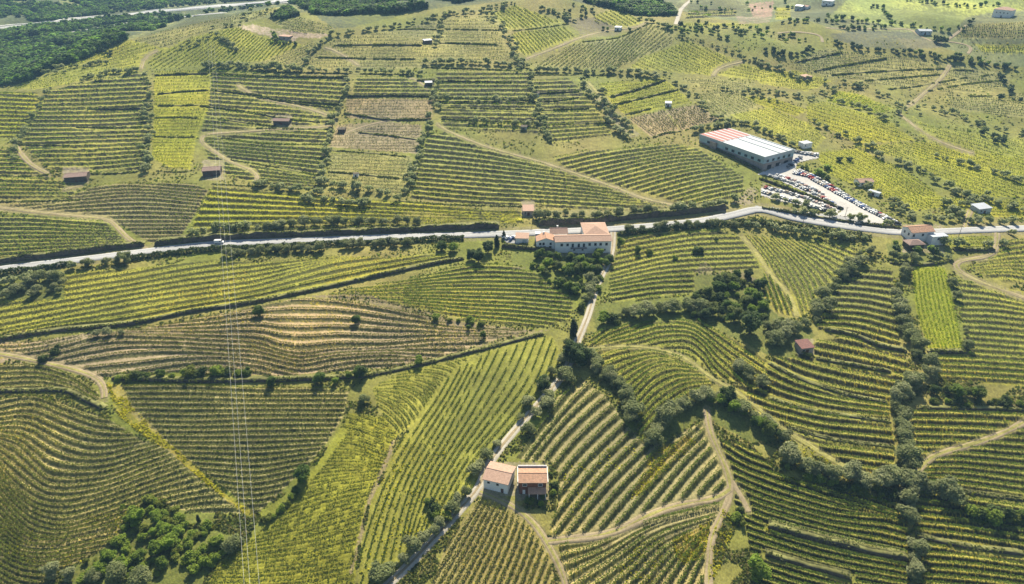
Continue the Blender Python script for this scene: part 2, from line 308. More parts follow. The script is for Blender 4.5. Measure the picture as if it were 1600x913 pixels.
# (where, style, row spacing px, outline, guide rows)
PLOTS = [
# ---------------- left foreground
('the wavy terraces in the bottom left corner', 'olive', 9.6, '0,622 60,620 115,634 160,650 190,668 225,690 262,696 300,738 350,777 385,803 300,800 250,788 215,792 190,820 175,850 120,880 80,900 60,912 0,912',
 ['0,641 50,634 100,651 150,668 212,676', '0,668 25,666 50,672 75,686 107,702 140,709 175,706 225,694', '0,686 27,697 55,724 75,741 100,745 130,744 170,739 220,721 270,704',
  '0,731 25,759 45,774 67,784 100,787 132,782 175,769 225,751 287,729', '0,761 30,791 50,806 75,816 105,819 150,806 200,789 250,771 320,756', '0,794 30,824 50,839 80,844 112,839 150,831 180,822 260,800', '0,829 25,849 50,856 87,856 125,846 170,836', '0,869 30,884 62,889 82,886 120,878']),
('the small terraces above the dark hedge at the left edge', 'olive', 9, '0,562 60,570 125,590 152,612 160,634 120,618 95,608 0,608', ['0,577 60,577 110,592 150,618', '0,600 60,597 107,606 140,622']),
('the flat terraces left of the cables below the bush line', 'olive', 8.6, '172,603 260,600 400,606 480,605 545,612 537,650 512,690 488,720 468,740 438,770 405,800 395,800 330,745 290,715 262,690 225,665 190,635', ['175,609 300,608 400,612 540,612', '215,655 300,657 400,654 530,654', '262,692 400,692 510,688', '330,747 400,752 480,735']),
('the mauve lens of terraces in the left centre', 'mauve', 8.9, '0,540 50,533 130,522 230,512 300,500 400,479 480,465 560,472 640,489 690,502 730,510 830,517 780,530 700,553 620,572 560,578 440,588 400,586 200,580 160,592 130,578 60,565 0,553',
 ['260,498 330,486 400,472 440,464 475,461 550,468 640,486 700,500 760,507', '100,536 160,521 225,522 325,527 400,531 437,543 475,548 525,543 600,541 675,533 725,531', '95,566 150,556 200,548 275,546 350,551 400,553 450,564 475,567 525,558 600,553 640,556', '150,581 212,576 275,566 337,561 400,567 437,576 475,582 512,576']),
('the yellow-green terraces under the road hedge at left', 'wild', 9.0, '100,450 105,425 200,420 300,410 340,408 430,410 520,400 600,402 690,397 722,404 680,411 600,427 530,443 450,457 400,469 300,485 200,505 90,514 0,530 0,475 60,468',
 ['0,470 100,455 200,440 300,422 400,410 500,402', '0,513 75,498 150,483 212,471 275,461 340,452 400,443 462,425 525,408 600,398', '0,533 90,516 200,507 300,487 400,470 530,445 600,428 680,412']),
('the narrow terraces left of the manor garden', 'green', 6.5, '540,455 640,437 720,417 790,412 850,432 895,470 892,498 850,512 780,504 730,500 640,478 560,464 500,462', ['600,440 700,420 760,412 860,420', '560,452 637,446 700,441 800,440 880,445', '482,468 550,471 650,483 725,493 800,499 882,508']),
('the yellow-green slope at the bottom left of the centre', 'yel', 8.2, '545,645 600,652 622,680 617,691 595,746 575,784 560,846 545,912 280,912 340,880 400,835 470,770 495,725 520,690', ['520,690 560,697 600,712', '470,770 520,755 585,745', '437,824 512,800 580,780', '400,854 487,840 570,816', '330,905 400,905 475,899 550,884']),
('the yellow field of long rows left of the double track', 'yrow', 10.5, '862,523 880,560 840,620 770,700 745,765 700,825 605,905 550,912 565,846 580,784 600,746 622,691 650,660 690,600 720,572 780,541', ['715,575 690,620 650,680 610,750 580,830 560,905', '765,552 738,606 697,681 660,745 640,800 625,870', '862,535 835,600 790,660 740,720 705,780 680,830']),
('the curved rows at the head of the yellow field', 'yrow', 9, '630,580 700,566 752,549 720,572 690,600 650,660 622,680 600,650 588,630 582,606', ['600,590 650,583 690,587 715,600', '585,607 630,605 660,622 668,645', '585,618 610,632 630,652 640,672']),
('the straight plot below the two small houses', 'straight', 11.3, '752,772 800,793 842,832 858,852 888,912 628,912 702,840', ['752,772 712,838 667,912', '800,790 776,850 747,912', '850,835 838,870 822,912']),
# ---------------- centre right
('the pale banked rows beside the two small houses', 'tan', 17, '908,590 950,622 975,660 1000,688 1030,692 1100,658 1112,690 1130,740 1138,768 1080,783 1020,798 960,828 872,842 858,828 872,790 872,740 862,722 806,716 832,682 870,622', ['815,715 850,670 890,620 915,592', '825,735 862,685 905,640 950,603', '870,800 900,760 930,725 985,672', '890,838 950,766 1012,704 1050,672', '1025,789 1072,731 1110,691 1125,670']),
('the fan of pale banked rows at the bottom edge', 'tan', 17, '872,850 960,836 1030,803 1080,790 1124,787 1132,802 1115,830 1103,870 1103,912 895,912', ['870,862 930,848 1000,818 1070,800 1125,787', '895,904 950,871 1025,824 1120,797', '945,915 990,880 1030,845 1115,812', '1037,912 1075,859 1112,824', '1080,912 1095,880 1112,850']),
('the arched rows in the centre', 'arc', 11, '918,547 960,544 1010,546 1060,558 1090,578 1113,597 1113,605 1065,625 1050,640 1030,660 1005,692 990,650 970,620 950,592 932,567', ['935,566 975,553 1015,548 1050,555 1090,572', '975,631 990,612 1017,585 1050,573 1105,580', '1000,668 1025,641 1050,621 1075,606 1115,600']),
('the outer arched rows under the wooded belt', 'arc', 10, '918,540 930,518 985,507 1050,500 1090,502 1150,532 1195,562 1200,588 1175,606 1120,588 1090,563 1060,548 1010,538 960,539', ['922,543 950,525 987,511 1025,498 1075,501 1112,521 1150,548 1200,581', '950,545 1000,537 1030,528 1075,526 1100,543 1117,566 1150,596']),
('the dark curving terraces right of the arched rows', 'steep', 12.5, '1195,562 1240,560 1280,532 1330,527 1410,547 1425,580 1395,610 1390,650 1398,690 1398,748 1330,742 1280,713 1230,682 1175,640 1120,598 1175,606 1200,588', ['1230,520 1275,528 1350,543 1417,561', '1200,566 1250,591 1300,606 1350,616 1390,623', '1130,600 1200,628 1250,641 1300,651 1390,658', '1200,670 1270,691 1325,699 1400,709']),
('the dark terraces between the two olive belts', 'steep', 10.5, '1330,422 1395,422 1398,470 1408,540 1350,533 1290,522 1275,510 1290,470', ['1310,432 1360,436 1400,440', '1280,500 1340,502 1405,520', '1275,524 1350,540 1410,556']),
('the bright green block at the right', 'lush', 6.5, '1425,415 1476,418 1495,500 1503,547 1450,545 1430,480', ['1430,415 1436,480 1456,545', '1470,415 1486,480 1500,545']),
('the terraces at the right edge beside the bright green block', 'green', 9, '1492,440 1540,447 1600,467 1600,610 1560,602 1462,590 1453,556 1512,551', ['1490,455 1550,462 1600,472', '1500,483 1550,484 1600,490', '1500,525 1600,533', '1455,562 1520,565 1600,570']),
('the curved terraces below the right house track', 'green', 9, '1562,377 1600,372 1600,458 1550,436 1508,416 1545,403', ['1540,398 1570,385 1600,380', '1520,412 1560,408 1600,405', '1530,430 1570,428 1600,432']),
('the terraces in the lower right corner', 'steep', 11.5, '1420,642 1600,640 1600,912 1435,912 1424,780 1432,745 1432,720 1430,690', ['1425,640 1500,641 1600,646', '1425,673 1537,677 1600,680', '1440,734 1500,733 1600,744', '1450,759 1520,768 1600,781', '1440,831 1512,839 1600,854', '1437,884 1520,891 1600,901']),
('the dark slope of terraces at the bottom right', 'steep', 10.5, '1116,690 1180,700 1212,737 1300,765 1400,780 1418,802 1418,912 1200,912 1165,820 1150,790 1130,740', ['1120,705 1160,730 1200,745', '1150,750 1200,771 1275,794 1325,804 1407,809', '1170,800 1200,811 1300,839 1415,864', '1190,860 1250,880 1310,895 1407,912']),
('the rows right of the manor', 'green', 8, '962,378 1000,368 1120,361 1158,370 1190,420 1120,425 1085,425 1085,455 1000,470 957,473 950,440', ['970,388 1025,378 1087,368 1140,366', '965,425 1025,410 1075,403 1150,400', '960,453 1025,443 1090,440 1150,436']),
('the diagonal rows below the yard road', 'arc', 8, '1162,367 1340,387 1342,397 1300,440 1288,463 1250,498 1212,488 1184,450 1195,428', ['1160,368 1185,400 1200,430 1215,470 1225,495', '1200,370 1232,402 1258,440 1268,470', '1240,376 1285,405 1320,430', '1290,382 1325,395 1345,405']),
# ---------------- above the road
('the terraces above the road at the left edge', 'far', 7.1, '0,337 60,337 165,347 188,370 208,385 150,395 0,411', ['0,345 60,346 180,354', '0,375 195,372', '0,405 200,388']),
('the terraces between the road and the left barn', 'farb', 6.2, '0,325 0,316 100,312 140,294 180,287 300,287 325,297 308,330 280,373 240,382 218,370 178,345 90,335', ['135,293 200,287 320,295', '60,322 150,313 225,309 310,317', '180,345 290,345', '192,360 287,359']),
('the strip below the left barn', 'far', 6.8, '0,278 70,276 100,285 130,291 110,308 0,313', ['0,284 120,288', '0,306 110,306']),
('the big terraced plot above the left barn', 'far', 6.8, '75,142 120,132 215,114 228,122 232,180 225,265 110,268 78,264 32,226 42,206', ['85,146 220,140', '50,190 150,190 230,186', '40,222 225,216', '70,264 150,263 225,256']),
('the terraces at the upper left edge', 'fary', 6.8, '0,143 58,144 62,156 30,214 0,222', ['0,150 60,153', '0,215 40,215']),
('the low strip left of the barn track', 'far', 6.8, '0,232 28,234 74,272 0,274', ['0,238 40,240', '0,268 70,270']),
('the yellow blocks between the two left tree lines', 'limeb', 5.0, '242,112 330,110 330,160 308,212 298,265 268,262 238,248', ['242,120 330,118', '238,180 315,178', '238,240 300,240']),
('the terraces along the winding track', 'far', 6.6, '332,112 430,119 545,124 538,142 528,180 518,196 508,240 498,293 405,288 335,268 312,216 327,162', ['330,117 430,122 540,127', '330,165 430,172 530,180', '320,215 420,222 515,226', '320,250 400,260 500,274', '340,287 495,294']),
('the brown block in the upper centre', 'spkb', 4.4, '542,154 678,156 674,188 612,190 540,184', ['542,158 678,158', '540,186 675,186']),
('the small tan block under the brown one', 'spkb', 4.4, '526,196 600,190 660,196 652,240 514,230', ['526,198 660,198', '514,232 650,232']),
('the pale block left of the big green slope', 'spk', 5.4, '516,240 645,246 632,306 512,300', ['516,244 645,248', '512,290 635,296']),
('the small green rows in the upper centre', 'far', 5.7, '558,122 680,122 678,150 552,148', ['558,126 680,126', '552,146 678,147']),
('the green terraces right of the upper huts', 'far', 6.4, '682,112 828,112 838,150 842,208 690,200 684,150', ['682,117 828,117', '684,160 838,160', '690,200 840,206']),
('the big green slope in the upper centre', 'far', 7.2, '668,212 705,205 740,216 800,240 880,267 960,297 1048,325 1000,329 860,324 830,319 760,324 642,310 652,262', ['670,214 760,226 840,245', '655,255 720,260 800,268 900,280 980,294', '645,298 700,303 760,308 850,312 1022,322']),
('the fanned rows beside the warehouse', 'far', 7.1, '862,245 960,233 1060,226 1090,233 1162,276 1162,300 1120,319 1078,321 962,289 882,261', ['870,260 950,243 1060,228', '925,277 1000,258 1050,248 1120,243', '987,293 1050,275 1100,265 1150,262', '1037,307 1100,290 1160,278']),
('the green block in the upper centre right', 'far', 6.4, '832,126 888,122 918,150 958,210 862,224 846,182', ['832,132 900,130', '845,180 940,178', '860,222 960,212']),
('the yellow terraces just above the road', 'fary', 8.0, '332,292 500,307 640,317 760,329 826,331 815,348 700,354 560,364 400,368 292,377 310,332', ['320,303 500,316 640,324 800,334', '300,340 500,340 700,345 810,345', '295,372 500,362 700,353']),
('the tan block left of the warehouse', 'spkb', 4, '982,186 1038,172 1062,205 1020,216', ['982,186 1020,214', '1038,172 1062,204']),
('the second tan block by the warehouse', 'spkb', 4, '1040,172 1088,164 1126,186 1066,204', ['1042,174 1068,204', '1088,164 1124,186']),
('the yellow strips above the tan blocks', 'limeb', 5.3, '934,132 1035,122 1060,140 1080,160 980,182 955,160', ['940,135 1035,124', '955,162 1065,142', '975,180 1080,160']),
# ---------------- upper hill
('the hill plots left of the summit', 'spk', 5.0, '525,60 620,48 685,30 685,105 560,110 472,108 495,88', ['525,66 685,64', '480,105 685,102']),
('the hill plots below the summit', 'spk', 5.0, '690,28 775,26 790,70 805,92 668,96 688,60', ['690,35 780,35', '670,92 800,90']),
('the lime field on the summit', 'lime', 5.0, '770,22 805,8 880,36 830,45 792,46', ['775,22 800,44', '810,10 850,40']),
('the lime field under the summit track', 'lime', 5.0, '800,52 880,42 912,62 870,80 825,92 808,76', ['800,55 830,90', '870,44 900,70']),
('the large striped field on the hill', 'spk', 4.8, '830,104 900,68 970,60 1020,38 1055,48 1050,70 1000,90 960,108 900,106', ['840,100 870,80', '880,104 930,64', '960,104 1010,50', '1010,85 1050,55']),
('the lime crest field', 'lime', 5.0, '928,24 965,14 1005,36 975,44 930,38', ['928,26 960,44', '965,16 1000,38']),
('the lime field right of the striped one', 'lime', 5.0, '1000,92 1050,74 1075,64 1155,96 1110,118 1040,112 985,106', ['1000,92 1060,116', '1070,66 1140,104']),
('the lime field along the curved track', 'lime', 5.0, '1120,118 1160,98 1270,125 1260,140 1180,126', ['1120,118 1200,128', '1160,100 1265,128']),
('the plot above the warehouse', 'spk', 5.2, '1088,150 1130,138 1180,150 1185,168 1130,185 1100,170', ['1090,152 1130,182', '1130,140 1180,166']),
('the pale field right of the warehouse', 'lime', 5.2, '1140,180 1200,168 1270,195 1290,215 1275,232 1240,228', ['1140,182 1240,226', '1200,170 1285,212']),
('the small fenced plot right of the hill', 'limeb', 5, '1160,150 1215,155 1262,172 1245,182 1190,165', ['1160,152 1245,180', '1215,156 1262,172']),
('the terraced field on the far right', 'spk', 5.2, '1250,92 1292,75 1400,88 1500,101 1578,118 1578,132 1540,148 1430,140 1300,122 1240,106', ['1250,94 1400,92 1560,120', '1245,108 1400,120 1560,140']),
('the striped plot at right with wide rows', 'lush', 5.5, '1308,142 1340,146 1395,170 1380,180 1290,158', ['1292,158 1310,143', '1330,168 1350,152', '1376,178 1394,168']),
('the yellow plot on the right slope', 'limeb', 5.4, '1262,162 1290,160 1385,185 1430,220 1340,225 1260,185', ['1262,165 1420,215', '1290,160 1430,200']),
('the pale plot along the right slope track', 'lime', 5.4, '1425,182 1460,200 1600,236 1600,256 1500,245 1440,215', ['1425,186 1600,240', '1440,214 1600,255']),
('the yellow plot above the right cottage', 'limeb', 5.2, '1395,228 1440,222 1600,270 1600,308 1530,308 1440,262', ['1398,230 1600,302', '1440,225 1600,275']),
('the plot around the yard cottage', 'limeb', 5.4, '1270,240 1340,232 1420,270 1475,310 1470,325 1430,330 1360,300 1300,275', ['1275,242 1440,325', '1340,235 1475,318']),
('the strip below the right house road', 'limeb', 6, '1475,366 1555,364 1550,388 1488,388', ['1475,370 1555,368', '1482,386 1552,385']),
('the small lime plot above the yard cottage field', 'lime', 5, '1332,228 1420,223 1442,262 1392,244', ['1332,230 1430,258', '1390,225 1440,250']),
('the pale rows at the right edge above the dark trees', 'spk', 5, '1600,136 1600,198 1490,172 1478,146 1540,152', ['1480,150 1600,145', '1490,172 1600,190']),
('the lime rows under the terraced far field', 'lime', 5, '1185,130 1262,143 1300,126 1240,110 1190,118', ['1190,122 1250,114', '1190,130 1290,130']),
('the pale rows above the fenced plot', 'spk', 5, '1062,124 1112,122 1182,131 1158,146 1100,138', ['1064,126 1180,133', '1100,136 1160,145']),
('the yellow rows below the yellow plot at right', 'limeb', 5, '1440,308 1530,312 1600,314 1600,342 1490,338', ['1440,312 1600,318', '1490,336 1600,340']),
# ---------------- left hill
('the smooth left hill field', 'lime', 5.0, '232,98 250,78 300,58 380,40 400,55 430,60 480,72 470,84 420,95 340,100 240,108', ['235,100 300,62', '300,102 370,48', '400,94 430,62']),
('the speckled plot beside the smooth hill field', 'spk', 5, '400,100 470,72 500,62 495,80 475,104 420,108', ['400,102 480,68', '440,106 498,76']),
('the left slope field in strips', 'lime', 5.0, '15,140 60,122 150,100 220,82 230,98 215,110 120,128 75,138', ['20,140 120,110 220,88', '60,140 215,108']),
('the upper strips of the left slope', 'lime', 5.2, '20,126 100,106 190,64 240,60 262,78 225,85 150,96 60,118', ['25,126 110,104 200,66', '60,120 225,82']),
('the far terraces of the left ridge', 'spk', 5.2, '200,62 330,32 430,12 445,14 380,38 300,56 262,76', ['200,64 330,36 430,16', '262,74 380,38']),
('the small striped field behind the bare earth', 'spk', 4.8, '430,36 470,26 525,45 500,55 455,50', ['430,38 520,50', '470,27 525,45']),
# ---------------- far right plain
('the striped far field at the top right corner', 'spk', 5.4, '1512,38 1600,28 1600,60 1492,60', ['1512,40 1600,34', '1495,58 1600,58']),
('the narrow far field at the right edge', 'lime', 5.2, '1525,70 1600,68 1600,86 1535,82', ['1525,72 1600,70', '1535,82 1600,84']),
('the far green garden strips', 'far', 5.2, '1078,16 1150,14 1150,26 1070,31', ['1078,18 1150,16', '1072,30 1150,26']),
('the far strips behind the crest', 'lime', 5.2, '1062,35 1190,37 1190,43 1062,43', ['1062,36 1190,38', '1062,43 1190,43']),
('the far green plot by the white houses', 'limeb', 5.2, '1212,12 1235,12 1235,30 1212,31', ['1212,14 1235,14', '1212,30 1235,30']),
('the wide pale meadow at the top right', 'meadow', 6, '1325,0 1600,-20 1600,8 1545,20 1510,28 1490,50 1450,48 1400,42 1330,30 1290,30', []),
]
# covers of their own: (colour, outline)
COVERS = [
 ((.30, .24, .03), '165,598 190,600 205,632 262,690 300,722 350,770 405,806 385,806 340,772 262,704 228,684 185,650'),
 ((.33, .25, .16), '0,552 60,562 125,575 160,588 168,600 164,628 157,605 125,586 60,570 0,560'),
 ((.46, .36, .28), '370,42 395,38 430,46 470,52 460,66 432,60 400,52'), ((.40, .30, .22), '430,44 475,52 520,54 500,60 460,58'),
 ((.27, .24, .13), '908,125 920,128 975,185 1000,212 985,216 960,195'),
 ((.16, .13, .10), '1190,284 1240,300 1300,318 1330,330 1310,334 1240,312 1190,296'),
 ((.15, .105, .07), '1240,262 1262,268 1320,300 1390,345 1408,352 1400,358 1330,322 1270,284'),
 ((.24, .19, .09), '1200,318 1300,335 1400,352 1410,362 1300,346 1200,328'),
 ((.26, .23, .05), '640,330 700,335 730,350 660,352 600,345'),
 ((.25, .21, .03), '1300,735 1400,745 1400,762 1330,757'), ((.22, .23, .03), '405,800 460,765 500,720 530,668 548,668 512,720 470,772 420,815'),
 ((.30, .22, .035), '1020,705 1075,680 1085,690 1010,765 985,780'), ((.29, .22, .035), '1050,845 1110,815 1100,870 1060,880'), ((.29, .22, .035), '1128,790 1135,850 1112,880 1110,840'),
 ((.13, .15, .035), '215,792 250,788 300,800 385,810 395,830 330,882 270,912 60,912 120,880 180,850'),
 ((.20, .17, .10), '810,402 835,400 840,420 800,420'), ((.26, .20, .12), '620,685 600,740 580,782 566,840 550,900 545,900 560,840 574,780 594,736 612,690'),
 ((.20, .16, .09), '480,463 560,457 720,503 840,517 830,522 720,512 560,470'), ((.24, .19, .11), '560,582 700,553 830,518 860,516 780,534 640,570'),
 ((.23, .21, .09), '850,330 1140,318 1140,330 1000,345 850,346'), ((.20, .19, .05), '300,352 560,346 780,342 780,354 560,368 290,382'),
 ((.27, .22, .15), '1140,320 1175,290 1185,300 1175,320'), ((.19, .16, .09), '1085,425 1100,410 1120,425 1150,420 1190,440 1180,450 1130,440 1095,455'),
 ((.36, .22, .17), '1170,6 1208,2 1206,26 1178,30'), ((.30, .22, .16), '1150,26 1205,28 1200,36 1155,38'), ((.11, .12, .07), '1290,55 1340,48 1430,50 1470,72 1420,78 1340,74'), ((.18, .17, .09), '1400,60 1470,62 1480,74 1420,78'),
 ((.16, .14, .08), '880,30 930,28 975,48 960,56 915,60'), ((.34, .27, .03), '906,54 920,52 922,60 908,62'), ((.19, .20, .03), '1470,365 1480,358 1560,360 1556,390 1486,392'),
 ((.30, .25, .03), '680,352 730,350 735,357 690,360'),
 ((.065, .090, .040), '-130,-40 -130,165 0,138 100,103 180,66 260,36 340,26 430,12 470,8 520,44 545,44 610,28 640,20 700,10 770,0 780,-40'), ((.16, .19, .06), '-130,0 40,-2 34,24 0,30 -130,40'), ((.17, .20, .06), '90,2 150,-4 160,14 110,18'), ((.17, .19, .07), '250,4 300,-6 330,-4 320,8 260,12'), ((.15, .18, .06), '40,44 90,40 80,50 30,54'),
]
# woods: dark scrub cover where trees stand thick
WOODS = ['215,795 245,790 300,830 330,880 270,912 60,912 120,880 180,850', '830,396 955,396 952,440 925,470 895,470 860,440 835,425', '1085,430 1130,428 1185,450 1210,490 1262,512 1275,525 1240,560 1200,555 1150,530 1095,500 1085,470',
 '950,472 1090,462 1090,500 985,505 930,515 925,480', '1385,380 1480,385 1490,405 1430,415 1390,410', '0,425 100,425 100,468 0,470', '800,395 850,395 850,430 800,412', '1050,640 1100,622 1150,625 1215,690 1170,690 1100,652 1020,700']
# (name, label, material, width m, points)
PATHS = [
 ('road', 'asphalt', 6.6, '-60,430 0,421 110,408 230,393 340,382 430,378 530,374 640,370 750,367 830,364 960,358 1040,352 1100,345 1150,335 1185,327 1215,334 1240,341 1300,351 1350,358 1400,363 1470,362 1520,360 1600,357 1660,355'),
 ('farm_track', 'concrete', 3.2, '958,360 957,385 951,410 938,435 928,460 920,490 908,520 895,550 884,580 866,603 840,633 812,664 790,690 768,718 756,742 748,764 728,785 700,818 672,848 640,882 605,915 570,950'),
 ('dirt_track', 'dirt', 2.6, '750,768 790,785 815,800 838,822 850,840 858,855 872,880 884,912 890,950'),
 ('dirt_track', 'dirt', 3.4, '856,846 890,842 930,838 965,830 1000,812 1040,795 1085,785 1125,778 1140,765'),
 ('dirt_track', 'dirt', 2.8, '1104,640 1108,670 1120,700 1136,735 1142,760 1138,785 1122,815 1110,845 1108,880 1106,950'),
 ('dirt_track', 'dirt', 2.2, '1142,752 1160,775 1170,800'),
 ('dirt_track', 'dirt', 3.0, '-60,548 0,553 60,565 125,580 152,592 163,606 163,622'),
 ('dirt_track', 'dirt', 3.2, '-40,322 0,325 60,332 110,337 165,343 180,352 195,368 212,381 230,390'),
 ('dirt_track', 'dirt', 3.4, '25,229 35,243 50,258 75,272'), ('dirt_track', 'dirt', 3.2, '100,297 112,294 128,289'),
 ('dirt_track', 'dirt', 3.2, '372,134 390,145 415,155 460,165 500,176 522,186 520,194 500,199 440,202 380,206 330,209 314,215 318,225 340,240 365,255 390,265 402,275 400,284'),
 ('dirt_track', 'dirt', 2.6, '684,195 700,205 730,218 770,233 800,241 850,255 900,272 960,293 1010,312 1070,324'),
 ('dirt_track', 'dirt', 3.0, '508,75 520,78 545,92 560,103'), ('dirt_track', 'dirt', 2.4, '540,208 560,200 590,192 612,188'), ('dirt_track', 'dirt', 2.4, '640,123 650,124 660,132 668,138'),
 ('dirt_track', 'dirt', 3.4, '220,108 224,96 232,86 246,80'), ('dirt_track', 'dirt', 3.2, '822,92 850,82 880,70 910,58 950,48 990,44 1012,36'),
 ('dirt_track', 'dirt', 3.4, '1114,119 1120,110 1135,103 1160,97'), ('dirt_track', 'dirt', 3.6, '1484,102 1478,112 1465,128 1445,145 1425,162 1415,168'),
 ('dirt_track', 'dirt', 2.8, '1405,178 1420,190 1440,205 1470,222 1520,240'), ('dirt_track', 'concrete', 4.2, '1088,-8 1075,4 1065,14 1060,26 1056,38'),
 ('dirt_track', 'dirt', 3.2, '1558,364 1558,380 1552,396 1540,402 1510,406 1492,412 1498,424 1530,440 1570,455 1620,472'),
 ('dirt_track', 'dirt', 2.8, '1600,660 1560,680 1510,697 1470,708 1445,722 1432,740'), ('grass_track', 'grasstrack', 2.2, '1240,682 1280,706 1325,733 1385,750'),
 ('grass_track', 'grasstrack', 1.5, '920,545 960,542 1010,543 1060,555 1085,570 1115,593 1150,612 1180,635 1240,682'), ('grass_track', 'grasstrack', 1.8, '1160,370 1185,400 1205,430 1232,460 1246,495'),
 ('grass_track', 'grasstrack', 2.2, '920,130 960,175 990,212'), ('dirt_track', 'dirt', 2.4, '1060,322 1100,326 1135,331'), ('dirt_track', 'dirt', 3.2, '1508,356 1512,340 1516,330'),
 ('highway', 'asphalt', 22, '-160,74 -80,60 0,47 80,37 170,26 260,17 340,10 430,3 520,-5'), ('far_road', 'asphalt', 7, '-120,92 -60,80 0,69 60,60 120,50 200,36 290,26 350,20'),
 ('far_lane', 'dirt', 3.5, '1215,52 1240,50 1280,55 1285,66'), ('far_lane', 'dirt', 3.5, '1290,44 1380,46 1420,46 1440,58 1455,64'), ('far_lane', 'dirt', 3.5, '1480,63 1495,52 1510,40'), ('far_lane', 'dirt', 3.5, '1480,65 1510,70 1518,76 1512,84'),
]
YARDS = [('yard', 'gravel', '1184,273 1218,258 1237,250 1235,236 1280,238 1278,248 1248,254 1241,265 1260,270 1315,304 1395,344 1409,352 1370,350 1307,336 1318,328 1257,300 1201,275'),
 ('yard', 'gravel', '1189,294 1210,296 1260,312 1312,328 1307,335 1257,322 1217,314 1190,306'), ('yard', 'asphalt', '1180,322 1230,328 1266,334 1310,337 1370,350 1330,352 1270,342 1215,333 1186,330'),
 ('yard', 'asphalt', '786,366 826,362 826,376 810,382 790,380')]
# walls and banks: (where, height m, list of lines)
WALLS = [
 ('along the upper edge of the road', 3.0, ['-60,420 0,412 60,405 110,399 170,391 226,385', '242,384 320,377 430,371 560,366 680,361 780,357', '842,353 920,349 1000,342 1070,336 1134,328']),
 ('between the yard and the road', 2.2, ['1190,326 1230,333 1290,343 1350,352 1408,358']), ('above the lower car lot', 2.6, ['1186,280 1235,298 1290,318 1314,328']), ('beside the warehouse', 2.2, ['1110,230 1140,245 1186,268']),
 ('across the terraces above the left barn', 2.4, ['137,171 180,172 220,171', '120,200 170,201 222,200', '25,227 70,228 108,229', '140,272 180,272 215,269', '0,316 60,315 125,313', '0,275 40,276 75,274']),
 ('across the yellow blocks by the tree lines', 2.2, ['242,119 290,117 325,116', '247,148 290,144 325,142', '247,166 280,166 310,165', '242,185 275,184 308,185', '242,214 275,215 305,215', '245,268 280,270 300,267']),
 ('above the winding track', 2.8, ['330,117 400,121 470,122 545,123', '330,142 400,150 440,158 535,165', '312,166 400,178 440,186 500,192', '400,152 460,162 530,170', '330,185 380,192 430,198', '400,201 460,202 515,203', '345,216 420,225 508,226', '355,250 420,260 500,275', '330,288 420,293 500,295']),
 ('across the small central blocks', 2.6, ['542,152 610,151 677,152', '537,178 570,183 605,188 670,188', '560,208 600,212 650,219', '512,269 560,273 625,280', '515,236 580,240 640,246']),
 ('across the green terraces by the huts', 2.4, ['652,127 720,129 800,130', '680,154 740,155 830,158', '690,187 760,190 838,192', '665,106 730,108 805,111', '690,168 750,170 830,172', '625,315 700,320 830,324']),
 ('across the hill below the summit', 2.0, ['522,72 590,71 660,72', '687,68 730,69 780,71', '492,90 560,92 650,93', '620,47 650,46 682,47', '690,46 740,47 780,48', '400,113 470,114 550,116 655,117', '800,49 845,44 888,38', '910,66 940,63 970,58 1013,38', '825,118 890,118 960,119']),
 ('across the green block by the double track', 2.2, ['832,148 870,146 905,144', '840,160 875,158 905,153', '847,173 880,172 920,170', '855,196 900,194 955,193']),
 ('across the yellow strips above the tan blocks', 2.4, ['955,153 1000,140 1040,126', '955,166 1010,153 1060,141', '977,180 1000,175 1018,170', '1020,216 1040,209 1064,206']),
 ('across the far right field', 2.0, ['1245,98 1285,90 1315,83', '1272,112 1320,103 1385,92', '1300,118 1380,112 1475,108', '1350,127 1410,122 1472,117', '1388,140 1430,136 1460,130', '1485,110 1505,110 1522,111', '1465,130 1510,122 1550,117', '1450,143 1510,132 1572,125', '1495,150 1530,151 1562,150']),
 ('along the dark bank in the left centre', 2.8, ['-60,540 0,533 90,519 200,509 300,489 400,474 530,447 600,431 680,414 725,406']), ('below the bush line in the left centre', 2.4, ['175,593 260,597 340,598 440,596 500,594 570,590', '570,590 640,576 700,561 780,541 850,523']),
 ('above the wavy terraces', 2.0, ['-60,615 0,614 95,612 120,622 160,641']), ('at the bottom right', 3.2, ['1200,826 1260,842 1315,855 1360,866 1420,878', '1195,868 1250,884 1330,906', '1430,839 1500,855 1600,868', '1435,760 1500,770 1600,783']),
 ('on the dark curving terraces', 2.6, ['1288,517 1330,525 1375,543 1417,551', '1275,562 1330,572 1392,583', '1200,569 1250,594 1325,619 1387,631', '1200,623 1262,642 1330,652 1392,661', '1230,668 1300,688 1398,700']),
 ('at the foot of the bright green block', 2.4, ['1450,552 1480,553 1510,552', '1432,640 1510,640 1610,643']), ('in front of the manor garage', 3.2, ['784,386 805,389 830,391 862,392']), ('under the right house', 2.6, ['1490,392 1520,393 1555,392', '1390,412 1440,416 1490,408']),
]
